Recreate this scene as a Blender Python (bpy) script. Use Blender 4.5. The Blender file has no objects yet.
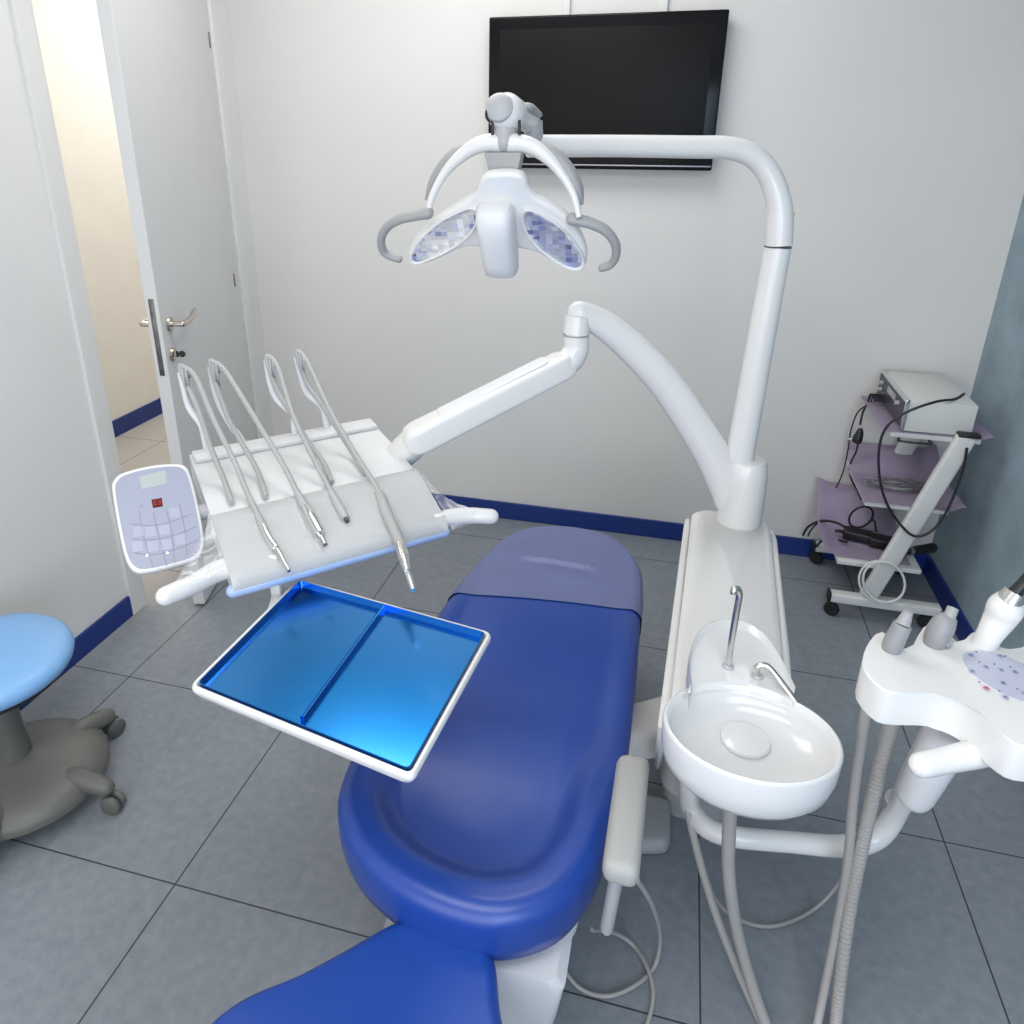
import bpy, bmesh, math, random
from mathutils import Vector as V, Matrix, noise
random.seed(7)
PI = math.pi
scene = bpy.context.scene
COL = scene.collection
scene.view_settings.view_transform = 'Standard'
scene.view_settings.look = 'None'

# ------------------------------------------------------------------ camera
F, PCX, PCY = 746.344, 480.332, 438.952      # focal length and principal point (the photo is a crop)
CAM = V((1.607256, -1.024524, 1.639434))
CR = V((0.96719419, 0.25398613, 0.00514163))
CU = V((-0.09918735, 0.35892345, 0.9280818))
CF = V((-0.23387446, 0.89814531, -0.37234089))
def ray(px, py): return CF + CR*((px-PCX)/F) - CU*((py-PCY)/F)
def P(px, py, x=None, y=None, z=None):
    """world point seen at a photo pixel, lying on a plane of constant x, y or z"""
    d = ray(px, py)
    if z is not None: t = (z-CAM.z)/d.z
    elif y is not None: t = (y-CAM.y)/d.y
    else: t = (x-CAM.x)/d.x
    return CAM + d*t
def PP(px, py, p0, n):
    d = ray(px, py)
    return CAM + d*((p0-CAM).dot(n)/d.dot(n))
def depth(p): return (p-CAM).dot(CF)
def D(px, py, dep): return CAM + ray(px, py)*dep
def chain(pix, A, B):
    """points on a smooth path between the depths of two known points"""
    da, db = depth(A), depth(B); out = []
    L = [0]
    for a, b in zip(pix, pix[1:]): L.append(L[-1]+math.hypot(b[0]-a[0], b[1]-a[1]))
    for q, l in zip(pix, L):
        t = l/L[-1]
        out.append(D(q[0], q[1], 1/((1-t)/da+t/db)))
    return out
cd = bpy.data.cameras.new('camera'); cam = bpy.data.objects.new('camera', cd); COL.objects.link(cam)
cd.sensor_width = 36; cd.lens = F/1024*36; cd.clip_start = 0.02
cd.shift_x = (512-PCX)/1024; cd.shift_y = (PCY-512)/1024
m = Matrix((CR, CU, -CF)).transposed().to_4x4(); m.translation = CAM; cam.matrix_world = m
scene.camera = cam

# ------------------------------------------------------------------ materials
MATS = {}
def mat(name, col, rough=.4, metal=0, spec=.5, coat=0, bump=0, bscale=60, var=0, vscale=6, trans=0, emis=0, alpha=1):
    if name in MATS: return MATS[name]
    m = bpy.data.materials.new(name); m.use_nodes = True
    nt = m.node_tree; b = nt.nodes['Principled BSDF']
    b.inputs['Base Color'].default_value = (*col, 1); b.inputs['Roughness'].default_value = rough
    b.inputs['Metallic'].default_value = metal; b.inputs['Specular IOR Level'].default_value = spec
    b.inputs['Coat Weight'].default_value = coat; b.inputs['Coat Roughness'].default_value = .12
    if emis:
        b.inputs['Emission Color'].default_value = (*col, 1); b.inputs['Emission Strength'].default_value = emis
    tc = nt.nodes.new('ShaderNodeTexCoord')
    nz = nt.nodes.new('ShaderNodeTexNoise'); nz.inputs['Scale'].default_value = vscale; nz.inputs['Detail'].default_value = 6
    nt.links.new(tc.outputs['Object'], nz.inputs['Vector'])
    if var:
        rp = nt.nodes.new('ShaderNodeValToRGB')
        rp.color_ramp.elements[0].position = .3; rp.color_ramp.elements[1].position = .7
        rp.color_ramp.elements[0].color = (*[c*(1-var) for c in col], 1)
        rp.color_ramp.elements[1].color = (*[min(1, c*(1+var)) for c in col], 1)
        nt.links.new(nz.outputs['Fac'], rp.inputs['Fac']); nt.links.new(rp.outputs['Color'], b.inputs['Base Color'])
    if bump:
        n2 = nt.nodes.new('ShaderNodeTexNoise'); n2.inputs['Scale'].default_value = bscale; n2.inputs['Detail'].default_value = 3
        nt.links.new(tc.outputs['Object'], n2.inputs['Vector'])
        bp = nt.nodes.new('ShaderNodeBump'); bp.inputs['Strength'].default_value = bump; bp.inputs['Distance'].default_value = .01
        nt.links.new(n2.outputs['Fac'], bp.inputs['Height']); nt.links.new(bp.outputs['Normal'], b.inputs['Normal'])
    MATS[name] = m; return m

M_wall = mat('wall_paint', (.695, .68, .655), .7, bump=.03, bscale=40, var=.02, vscale=2)
M_wallL = mat('wall_paint_left', (.75, .735, .71), .6, var=.02, vscale=2)
M_blue = mat('right_wall_sponge_paint', (.27, .355, .41), .75, var=.16, vscale=7)
M_ceil = mat('ceiling_paint', (.8, .8, .8), .9, var=.02)
M_base = mat('baseboard_blue', (.006, .030, .19), .4, var=.06)
M_door = mat('door_laminate', (.67, .665, .65), .45, var=.015)
M_trim = mat('door_frame_white', (.72, .72, .70), .4, var=.01)
M_hall = mat('hall_paint', (.80, .78, .74), .7, var=.02)
M_white = mat('unit_white_plastic', (.715, .705, .69), .25, coat=.2, var=.01)
M_white2 = mat('unit_white_matt', (.69, .69, .70), .35, var=.01)
M_ceramic = mat('cuspidor_ceramic', (.66, .66, .655), .18, coat=.35, var=.008)
M_deck = mat('console_deck_white', (.66, .66, .655), .35, var=.01)
M_paper = mat('instrument_pad_cover', (.82, .82, .815), .45, bump=.2, bscale=14, var=.02, vscale=9)
M_vinyl = mat('royal_blue_vinyl', (.010, .050, .285), .36, coat=.12, bump=.02, bscale=300, var=.08, vscale=4)
M_vinyl2 = mat('royal_blue_vinyl_back', (.012, .062, .33), .42, bump=.02, bscale=300, var=.06, vscale=4)
M_cover = mat('blue_grey_foot_cover', (.125, .148, .30), .42, var=.06, vscale=9, bump=.05, bscale=30)
M_grey = mat('grey_plastic', (.33, .33, .33), .45, var=.03)
M_lgrey = mat('light_grey_plastic', (.40, .40, .41), .4, var=.02)
M_arm = mat('armrest_grey_white', (.37, .37, .35), .55, var=.03)
M_hose = mat('grey_hose', (.37, .355, .34), .5, var=.04)
M_hosel = mat('pale_grey_hose', (.38, .38, .37), .45, var=.03)
M_suct = mat('suction_grey', (.27, .27, .28), .4, var=.04)
M_steel = mat('brushed_steel', (.62, .61, .59), .25, metal=1, var=.05)
M_chrome = mat('chrome', (.78, .78, .77), .12, metal=1, var=.02)
M_dsteel = mat('dark_steel', (.17, .165, .155), .4, metal=1, var=.3, vscale=30)
M_nickel = mat('nickel', (.62, .56, .47), .25, metal=1, var=.05)
M_black = mat('black_plastic', (.012, .012, .013), .4, var=.1)
M_cable = mat('black_cable', (.012, .012, .014), .5, var=.1)
M_bezel = mat('tv_gloss_black', (.006, .006, .007), .15, spec=.2, var=.05)
M_screen = mat('tv_screen', (.008, .008, .0085), .4, spec=.12, var=.04)
M_tvline = mat('tv_grey_strip', (.30, .30, .32), .3, metal=.6, var=.05)
M_tray = mat('anodised_blue_tray', (.004, .22, .62), .22, metal=1, coat=.8, var=.02)
M_stool = mat('sky_blue_vinyl', (.21, .42, .72), .42, coat=.05, var=.03)
M_sbase = mat('stool_grey_plastic', (.115, .115, .105), .45, var=.05, bump=.02, bscale=200)
M_cart = mat('cart_white_metal', (.66, .66, .64), .35, var=.02)
M_purple = mat('lilac_sheet', (.58, .49, .64), .75, var=.08, vscale=12, bump=.1, bscale=25)
M_box = mat('device_casing', (.64, .64, .61), .4, var=.02)
M_panel = mat('device_panel', (.03, .03, .045), .35, var=.3, vscale=40)
M_key = mat('keypad_face', (.32, .335, .42), .4, var=.015)
M_keyl = mat('keypad_lines', (.235, .235, .30), .5, var=.05)
M_keyb = mat('keypad_window', (.37, .385, .475), .35, var=.02)
M_keypale = mat('keypad_pale', (.40, .43, .42), .4, var=.02)
M_disp = mat('red_display', (.10, .004, .006), .2, var=.1)
M_digit = mat('red_digits', (.55, .05, .035), .4, emis=.12)
M_dot = mat('key_lamp', (.9, .88, .7), .3, emis=.4)
M_icon = mat('keypad_icon', (.36, .38, .55), .5, var=.25, vscale=90)
M_iconr = mat('keypad_icon_red', (.62, .25, .38), .5, var=.1)
M_dotd = mat('keypad_dark_dot', (.10, .10, .16), .5, var=.1)
M_pblue = mat('pale_blue_tray_edge', (.36, .48, .72), .3, var=.08)
M_gold = mat('brass_clip', (.42, .36, .12), .35, metal=.7, var=.1)

def floor_mat():
    m = bpy.data.materials.new('floor_tiles'); m.use_nodes = True
    nt = m.node_tree; N = nt.nodes; L = nt.links; b = N['Principled BSDF']
    tc = N.new('ShaderNodeTexCoord'); sp = N.new('ShaderNodeSeparateXYZ'); L.new(tc.outputs['Object'], sp.inputs[0])
    def M(op, a, bb=None, c=None):
        n = N.new('ShaderNodeMath'); n.operation = op
        for i, v in enumerate((a, bb, c)):
            if v is None: continue
            if isinstance(v, (int, float)): n.inputs[i].default_value = v
            else: L.new(v, n.inputs[i])
        return n.outputs[0]
    def edge(o, off):
        f = M('FRACT', M('DIVIDE', M('ADD', o, off), .6))
        d = M('MINIMUM', f, M('SUBTRACT', 1.0, f))
        return M('MULTIPLY', d, .6)
    d = M('MINIMUM', edge(sp.outputs['X'], 6.0), edge(sp.outputs['Y'], 6.0))
    g = N.new('ShaderNodeMapRange'); g.inputs['From Min'].default_value = .0013; g.inputs['From Max'].default_value = .0024
    L.new(d, g.inputs['Value'])
    n1 = N.new('ShaderNodeTexNoise'); n1.inputs['Scale'].default_value = 34; n1.inputs['Detail'].default_value = 8; n1.inputs['Roughness'].default_value = .65
    n2 = N.new('ShaderNodeTexNoise'); n2.inputs['Scale'].default_value = 3.5; n2.inputs['Detail'].default_value = 5
    L.new(tc.outputs['Object'], n1.inputs['Vector']); L.new(tc.outputs['Object'], n2.inputs['Vector'])
    s = M('ADD', M('MULTIPLY', n1.outputs['Fac'], .75), M('MULTIPLY', n2.outputs['Fac'], .25))
    r = N.new('ShaderNodeValToRGB'); r.color_ramp.elements[0].position = .33; r.color_ramp.elements[1].position = .70
    r.color_ramp.elements[0].color = (.186, .208, .234, 1); r.color_ramp.elements[1].color = (.262, .286, .312, 1)
    L.new(s, r.inputs['Fac'])
    hr = N.new('ShaderNodeMapRange'); hr.inputs['From Min'].default_value = -.15; hr.inputs['From Max'].default_value = -.33
    L.new(sp.outputs['X'], hr.inputs['Value'])
    hm = N.new('ShaderNodeMix'); hm.data_type = 'RGBA'; hm.inputs[7].default_value = (.42, .40, .38, 1)  # beige past the doorway: warm hall light put into the floor colour
    L.new(hr.outputs[0], hm.inputs[0]); L.new(r.outputs['Color'], hm.inputs[6])
    mx = N.new('ShaderNodeMix'); mx.data_type = 'RGBA'; mx.inputs[6].default_value = (.03, .032, .036, 1)
    L.new(g.outputs[0], mx.inputs[0]); L.new(hm.outputs[2], mx.inputs[7])
    L.new(mx.outputs[2], b.inputs['Base Color'])
    b.inputs['Roughness'].default_value = .48; b.inputs['Specular IOR Level'].default_value = .42
    bp = N.new('ShaderNodeBump'); bp.inputs['Strength'].default_value = .12; bp.inputs['Distance'].default_value = .004
    L.new(s, bp.inputs['Height']); L.new(bp.outputs['Normal'], b.inputs['Normal'])
    return m
M_floor = floor_mat()

def mirror_mat():
    m = bpy.data.materials.new('faceted_reflector'); m.use_nodes = True
    nt = m.node_tree; N = nt.nodes; L = nt.links; b = N['Principled BSDF']
    tc = N.new('ShaderNodeTexCoord'); vm = N.new('ShaderNodeVectorMath'); vm.operation = 'SNAP'
    vm.inputs[1].default_value = (.013, .013, .0095); L.new(tc.outputs['Object'], vm.inputs[0])
    wn = N.new('ShaderNodeTexWhiteNoise'); L.new(vm.outputs[0], wn.inputs['Vector'])
    nz = N.new('ShaderNodeTexNoise'); nz.inputs['Scale'].default_value = 17; L.new(vm.outputs[0], nz.inputs['Vector'])
    ad = N.new('ShaderNodeMath'); ad.operation = 'MULTIPLY_ADD'; ad.inputs[1].default_value = .22
    L.new(wn.outputs['Value'], ad.inputs[0])
    sc = N.new('ShaderNodeMath'); sc.operation = 'MULTIPLY'; sc.inputs[1].default_value = .8
    L.new(nz.outputs['Fac'], sc.inputs[0]); L.new(sc.outputs[0], ad.inputs[2])
    r = N.new('ShaderNodeValToRGB'); r.color_ramp.interpolation = 'LINEAR'  # dark, blue and white reflections painted into the mirror facets
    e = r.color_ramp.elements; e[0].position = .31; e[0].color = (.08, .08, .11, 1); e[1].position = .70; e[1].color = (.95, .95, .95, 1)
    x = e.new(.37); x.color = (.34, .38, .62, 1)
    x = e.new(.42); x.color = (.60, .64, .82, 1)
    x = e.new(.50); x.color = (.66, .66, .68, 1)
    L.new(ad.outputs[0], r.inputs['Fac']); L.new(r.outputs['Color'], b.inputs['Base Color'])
    b.inputs['Metallic'].default_value = .6; b.inputs['Roughness'].default_value = .12
    ge = N.new('ShaderNodeNewGeometry')
    sb = N.new('ShaderNodeVectorMath'); sb.operation = 'SUBTRACT'; sb.inputs[1].default_value = (.5, .5, .5); L.new(wn.outputs['Color'], sb.inputs[0])
    ml = N.new('ShaderNodeVectorMath'); ml.operation = 'SCALE'; ml.inputs['Scale'].default_value = .14; L.new(sb.outputs[0], ml.inputs[0])
    av = N.new('ShaderNodeVectorMath'); av.operation = 'ADD'; L.new(ge.outputs['Normal'], av.inputs[0]); L.new(ml.outputs[0], av.inputs[1])
    nn = N.new('ShaderNodeVectorMath'); nn.operation = 'NORMALIZE'; L.new(av.outputs[0], nn.inputs[0]); L.new(nn.outputs[0], b.inputs['Normal'])
    return m
M_mirror = mirror_mat()

def film_mat(name, opac):
    m = bpy.data.materials.new(name); m.use_nodes = True
    nt = m.node_tree; N = nt.nodes; L = nt.links; b = N['Principled BSDF']; out = N['Material Output']
    b.inputs['Base Color'].default_value = (.9, .9, .92, 1); b.inputs['Roughness'].default_value = .15
    tr = N.new('ShaderNodeBsdfTransparent'); mx = N.new('ShaderNodeMixShader')
    tc = N.new('ShaderNodeTexCoord'); wv = N.new('ShaderNodeTexNoise'); wv.inputs['Scale'].default_value = 22; wv.inputs['Detail'].default_value = 4; wv.inputs['Distortion'].default_value = 1.5
    L.new(tc.outputs['Object'], wv.inputs['Vector'])
    mr = N.new('ShaderNodeMapRange'); mr.inputs['From Min'].default_value = .42; mr.inputs['From Max'].default_value = .72
    mr.inputs['To Min'].default_value = opac*.45; mr.inputs['To Max'].default_value = min(1, opac*2.2); L.new(wv.outputs['Fac'], mr.inputs['Value'])
    bp = N.new('ShaderNodeBump'); bp.inputs['Strength'].default_value = .6; bp.inputs['Distance'].default_value = .01
    L.new(wv.outputs['Fac'], bp.inputs['Height']); L.new(bp.outputs['Normal'], b.inputs['Normal'])
    L.new(mr.outputs[0], mx.inputs[0]); L.new(tr.outputs[0], mx.inputs[1]); L.new(b.outputs[0], mx.inputs[2]); L.new(mx.outputs[0], out.inputs['Surface'])
    return m
M_film = film_mat('clear_wrap_film', .26)

# ------------------------------------------------------------------ mesh helpers
def new(): return bmesh.new()
def loft(bm, rings, closed=True, cap0=True, cap1=True):
    R = [[bm.verts.new(p) for p in r] for r in rings]
    for a, b in zip(R, R[1:]):
        n = len(a)
        for i in range(n if closed else n-1):
            j = (i+1) % n
            bm.faces.new((a[i], a[j], b[j], b[i]))
    if closed and cap0: bm.faces.new(list(reversed(R[0])))
    if closed and cap1: bm.faces.new(R[-1])
    return R
def cat(pts, sub, closed=False):
    """Catmull-Rom resample; pts may be Vectors or floats"""
    n = len(pts); out = []
    rng = range(n if closed else n-1)
    for i in rng:
        g = lambda k: pts[k % n] if closed else pts[max(0, min(n-1, k))]
        p0, p1, p2, p3 = g(i-1), g(i), g(i+1), g(i+2)
        for s in range(sub):
            t = s/sub
            out.append(p1*1.0 + (p2-p0)*(.5*t) + (p0*2-p1*5+p2*4-p3)*(.5*t*t) + (p1*3-p0-p2*3+p3)*(.5*t*t*t))
    if not closed: out.append(pts[-1]*1.0)
    return out
def tube(bm, pts, r, n=14, sub=6, round_end=False, up=None, ratio=1.0):
    pts = [V(p) for p in pts]
    rr = [float(x) for x in r] if isinstance(r, (list, tuple)) else [float(r)]*len(pts)
    if sub > 1 and len(pts) > 2: pts, rr = cat(pts, sub), cat(rr, sub)
    if round_end:
        for e in (0, -1):
            pass
    T = []
    for i in range(len(pts)):
        a = pts[max(0, i-1)]; b = pts[min(len(pts)-1, i+1)]
        d = (b-a); T.append(d.normalized() if d.length > 1e-9 else V((0, 0, 1)))
    u = up if up is not None else (V((0, 0, 1)) if abs(T[0].z) < .9 else V((1, 0, 0)))
    rings = []
    nrm = (u - T[0]*u.dot(T[0])).normalized()
    for i, p in enumerate(pts):
        base = up if up is not None else nrm
        nrm = base - T[i]*base.dot(T[i])
        nrm = nrm.normalized() if nrm.length > 1e-6 else V((1, 0, 0))
        s = T[i].cross(nrm)
        rings.append((p, nrm, s, rr[i], T[i]))
    out = []
    def mk(p, nr, s, rad): return [p + nr*(rad*ratio*math.cos(2*PI*k/n)) + s*(rad*math.sin(2*PI*k/n)) for k in range(n)]
    if round_end:
        p, nr, s, rad, t = rings[0]
        for a in (80, 55, 28): out.append(mk(p - t*rad*math.sin(math.radians(a)), nr, s, rad*math.cos(math.radians(a))))
    for p, nr, s, rad, t in rings: out.append(mk(p, nr, s, rad))
    if round_end:
        p, nr, s, rad, t = rings[-1]
        for a in (28, 55, 80): out.append(mk(p + t*rad*math.sin(math.radians(a)), nr, s, rad*math.cos(math.radians(a))))
    loft(bm, out)
def frame(o, z, x=None):
    z = z.normalized(); x = x if x is not None else (V((1, 0, 0)) if abs(z.x) < .9 else V((0, 1, 0)))
    x = (x - z*x.dot(z)).normalized(); y = z.cross(x)
    mm = Matrix((x, y, z)).transposed().to_4x4(); mm.translation = o; return mm
def lathe(bm, prof, o, axis=V((0, 0, 1)), n=32, cap0=True, cap1=True):
    mm = frame(V(o), V(axis))
    loft(bm, [[mm @ V((r*math.cos(2*PI*k/n), r*math.sin(2*PI*k/n), z)) for k in range(n)] for r, z in prof], True, cap0, cap1)
def bev(bm, geom_edges, w, seg=3):
    bmesh.ops.bevel(bm, geom=geom_edges, offset=w, segments=seg, affect='EDGES', profile=.5, clamp_overlap=True)
def rbox(bm, size, mm, w=.004, seg=3):
    r = bmesh.ops.create_cube(bm, size=1)
    vs = r['verts']
    for v in vs: v.co = mm @ V((v.co.x*size[0], v.co.y*size[1], v.co.z*size[2]))
    if w: bev(bm, list({e for v in vs for e in v.link_edges}), w, seg)
def at(x, y, z, rz=0): return Matrix.Translation((x, y, z)) @ Matrix.Rotation(rz, 4, 'Z')
def plate(bm, pts, n, th, w=.003, seg=3):
    """polygon of world points extruded by th along -n, edges rounded"""
    n = n.normalized()
    a = [bm.verts.new(p) for p in pts]; b = [bm.verts.new(p - n*th) for p in pts]
    k = len(a)
    fs = [bm.faces.new(a), bm.faces.new(list(reversed(b)))]
    for i in range(k): fs.append(bm.faces.new((a[(i+1) % k], a[i], b[i], b[(i+1) % k])))
    if w:
        es = set(fs[0].edges) | set(fs[1].edges)
        bev(bm, list(es), w, seg)
def plate2(bm, pts, n, th, rad, k=5):
    """rounded-edge plate of a smooth outline: rings offset along the outline normals"""
    n = n.normalized(); m_ = len(pts)
    area2 = sum((pts[i]-pts[0]).cross(pts[(i+1) % m_]-pts[0]).dot(n) for i in range(m_))
    sg = 1 if area2 > 0 else -1
    inn = []
    for i in range(m_):
        t = (pts[(i+1) % m_]-pts[i-1]).normalized(); inn.append(n.cross(t)*sg)
    rings = []
    for j in range(k+1):
        a = PI/2*j/k; rings.append([p + q*(rad*(1-math.sin(a))) - n*(rad*(1-math.cos(a))) for p, q in zip(pts, inn)])
    # from the front face to the side
    for j in range(k+1):
        a = PI/2*j/k; rings.append([p + q*(rad*(1-math.cos(a))) - n*(th-rad*(1-math.sin(a))) for p, q in zip(pts, inn)])
    loft(bm, rings)
def hexa(bm, bot, top, w=.004, seg=3):
    vs = [bm.verts.new(p) for p in bot] + [bm.verts.new(p) for p in top]
    fs = [(0, 3, 2, 1), (4, 5, 6, 7), (0, 1, 5, 4), (1, 2, 6, 5), (2, 3, 7, 6), (3, 0, 4, 7)]
    for f in fs: bm.faces.new([vs[i] for i in f])
    if w: bev(bm, list({e for v in vs for e in v.link_edges}), w, seg)

def wloc(o):
    p = V((0, 0, 0))
    while o is not None: p += V(o.location); o = o.parent
    return p
def obj(name, bm, m, parent=None, smooth=True, angle=38, origin=None):
    bmesh.ops.recalc_face_normals(bm, faces=bm.faces)
    if parent is not None: off = wloc(parent)
    else:
        vs = [v.co for v in bm.verts]
        if origin is not None: off = V(origin)
        else:
            off = V(((min(v.x for v in vs)+max(v.x for v in vs))/2, (min(v.y for v in vs)+max(v.y for v in vs))/2, min(v.z for v in vs)))
    bmesh.ops.translate(bm, verts=bm.verts, vec=-off)
    me = bpy.data.meshes.new(name); bm.to_mesh(me); bm.free()
    if smooth:
        me.shade_smooth(); me.set_sharp_from_angle(angle=math.radians(angle))
    me.materials.append(m)
    o = bpy.data.objects.new(name, me); COL.objects.link(o)
    if parent is not None: o.parent = parent
    else: o.location = off
    return o
def tag(o, label, cat_, group=None):
    o['label'] = label; o['category'] = cat_
    if group: o['group'] = group
    return o
def thing(name, label, cat_, loc, group=None):
    o = bpy.data.objects.new(name, None); o.empty_display_size = .05; COL.objects.link(o); o.location = loc
    return tag(o, label, cat_, group)
def struct(name, bm, m, smooth=False, parent=None):
    o = obj(name, bm, m, parent, smooth, origin=(0, 0, 0) if parent is None else None)
    if parent is None: o['kind'] = 'structure'
    return o
def box(bm, x0, x1, y0, y1, z0, z1, w=0):
    rbox(bm, (x1-x0, y1-y0, z1-z0), at((x0+x1)/2, (y0+y1)/2, (z0+z1)/2), w)

# ------------------------------------------------------------------ room
XL, XR, YB, YF, ZC = -.226, 2.712, 2.006, -2.6, 2.75
J0, J1, HY, HX = .968, 1.855, 1.84, -1.51    # door opening, hinge, hall wall
b = new(); box(b, HX-.1, XR+.1, YF-.1, 4.3, -.05, 0); struct('floor', b, M_floor)
b = new(); box(b, HX-.1, XR+.1, YF-.1, 4.3, ZC, ZC+.08); struct('ceiling', b, M_ceil)
b = new(); box(b, XL-.12, XR+.1, YB, YB+.1, 0, ZC); struct('wall_back', b, M_wall)
b = new(); box(b, XL-.12, XL, YF, J0-.03, 0, ZC); box(b, XL-.12, XL, J1+.03, YB, 0, ZC); box(b, XL-.12, XL, J0-.03, J1+.03, 2.35, ZC)
struct('wall_left', b, M_wallL)
b = new(); box(b, XR, XR+.1, YF, YB, 0, ZC); struct('wall_right', b, M_blue)
b = new(); box(b, HX-.1, XR+.1, YF-.1, YF, 0, ZC); struct('wall_front', b, M_wall)
b = new(); box(b, HX-.1, HX, YF, 4.3, 0, ZC); struct('wall_hall', b, M_hall)
b = new(); box(b, HX-.1, XL-.12, 4.2, 4.3, 0, ZC); struct('wall_hall_end', b, M_hall)
b = new(); box(b, XL-.14, XL-.12, YB+.1, 4.2, 0, ZC); struct('wall_hall_inner', b, M_hall)
BH = .083
b = new(); box(b, XL, XR, YB-.012, YB, 0, BH, .002); struct('baseboard_back', b, M_base)
b = new(); box(b, XL, XL+.012, YF, J0-.074, 0, BH, .002); struct('baseboard_left', b, M_base)
b = new(); box(b, XR-.012, XR, YF, YB-.013, 0, BH, .002); struct('baseboard_right', b, M_base)
b = new(); box(b, HX, HX+.012, YF, 4.2, 0, .10, .002); struct('baseboard_hall', b, M_base)
# door frame: casing, lining, head
b = new()
box(b, XL-.002, XL+.014, J0-.072, J0, 0, 2.42, .002)
box(b, XL-.002, XL+.014, J1+.002, J1+.055, 0, 2.42, .002)
box(b, XL-.002, XL+.014, J0+.001, J1+.001, 2.33, 2.42, .002)
box(b, XL-.13, XL-.003, J0-.03, J0, 0, 2.35, .002)
box(b, XL-.13, XL-.003, J1+.001, J1+.03, 0, 2.35, .002)
struct('trim_1', b, M_trim)
# door leaf, ajar
hinge = V((XL+.012, HY, 0)); free = V((.008, 1.013, 0)); dl = (free-hinge); ln = dl.length; dd = dl.normalized()
dn = V((dd.y, -dd.x, 0))
if dn.x < 0: dn = -dn                     # room-side normal
ang = math.atan2(dd.y, dd.x)
def leafM(s, off, z): return Matrix.Translation(hinge + dd*s - dn*(.021) + dn*off + V((0, 0, z))) @ Matrix.Rotation(ang, 4, 'Z')
b = new(); rbox(b, (ln, .042, 2.30), leafM(ln/2, 0, 1.16), .003); door = struct('door_1', b, M_door)
# lock plate on free edge
edge = hinge + dd*(ln+.0012) - dn*.021
def onleaf(px, py, off=0):                # point on the room-side face
    return PP(px, py, hinge + dn*off, dn)
b = new(); rbox(b, (.003, .016, .255), Matrix.Translation(edge + V((0, 0, 1.034))) @ Matrix.Rotation(ang, 4, 'Z'), .0008)
lp = obj('lock_plate', b, M_dsteel, door)
hp = onleaf(169, 324); kp = onleaf(172, 354)
b = new(); lathe(b, [(.001, .0), (.024, 0), (.025, .004), (.022, .009), (.001, .009)], hp, dn, 24)
lathe(b, [(.009, .005), (.009, .045)], hp, dn, 16)
tube(b, [hp+dn*.044, hp+dn*.047-dd*.03, hp+dn*.047-dd*.075+V((0, 0, .004)), hp+dn*.043-dd*.110+V((0, 0, .012)), hp+dn*.040-dd*.122+V((0, 0, .016))], [.010, .0095, .0085, .0085, .007], round_end=True)
hb = hp-dn*.042
lathe(b, [(.024, 0), (.025, .004), (.022, .009)], hb, -dn, 24)
tube(b, [hb, hb-dn*.045, hb-dn*.05-dd*.03, hb-dn*.05-dd*.11], .0095, round_end=True)
dh = obj('door_handle', b, M_nickel, door)
he = hp+dn*.040-dd*.122+V((0, 0, .016)); b = new(); tube(b, [he - dd*(.012-.012*math.cos(2*PI*k/16)) + V((0, 0, .010*math.sin(2*PI*k/16))) for k in range(17)], .0014, n=6, sub=2); obj('wire_ring', b, M_steel, dh)
b = new(); lathe(b, [(.001, 0), (.023, 0), (.024, .004), (.020, .010), (.001, .010)], kp, dn, 24); obj('lock_rose', b, M_nickel, door)
b = new(); rbox(b, (.004, .018, .006), frame(kp+dn*.018, dn), .001)
lathe(b, [(.004, -.002), (.011, -.002), (.011, .002), (.004, .002)], kp+dn*.034, V((0, 0, 1)) if False else dd, 16)
obj('door_key', b, M_black, door)
b = new()
for (px, py) in ((209, 40), (234, 280)):
    q = onleaf(px, py, .0); q = V((q.x, q.y, q.z))
    rbox(b, (.004, .010, .055), Matrix.Translation(q) @ Matrix.Rotation(ang, 4, 'Z'), .001)
obj('door_hinge', b, M_dsteel, door)

# ------------------------------------------------------------------ lights
def area(name, loc, size, energy, col, rot=(0, 0, 0), sy=None):
    l = bpy.data.lights.new(name, 'AREA'); l.energy = energy; l.color = col; l.shape = 'RECTANGLE'
    l.size = size; l.size_y = sy or size
    o = bpy.data.objects.new(name, l); COL.objects.link(o); o.location = loc; o.rotation_euler = rot; return o
area('ceiling_light', (.85, 1.08, ZC-.03), 1.2, 20, (1, .985, .96), sy=.8)
area('ceiling_light', (1.3, -1.2, ZC-.03), 1.8, 31, (1, .985, .96), sy=1.0)
area('window_light', (2.45, -2.1, 1.5), 1.1, 27, (.58, .75, 1), (math.radians(74), 0, math.radians(28)), sy=1.2)
area('front_fill', (1.1, -2.55, 1.25), 2.4, 33, (1, .985, .96), (math.radians(86), 0, 0), sy=1.6)  # unseen fill panel, added behind the camera to brighten surfaces facing it
area('hall_light', (-.92, 1.2, ZC-.03), .4, 22, (1, .955, .89), sy=.9)
area('hall_light', (-.92, 3.2, ZC-.03), .4, 20, (1, .96, .90), sy=.9)
w = bpy.data.worlds.new('world'); scene.world = w; w.use_nodes = True
w.node_tree.nodes['Background'].inputs[0].default_value = (.9, .93, 1, 1); w.node_tree.nodes['Background'].inputs[1].default_value = .3

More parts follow.
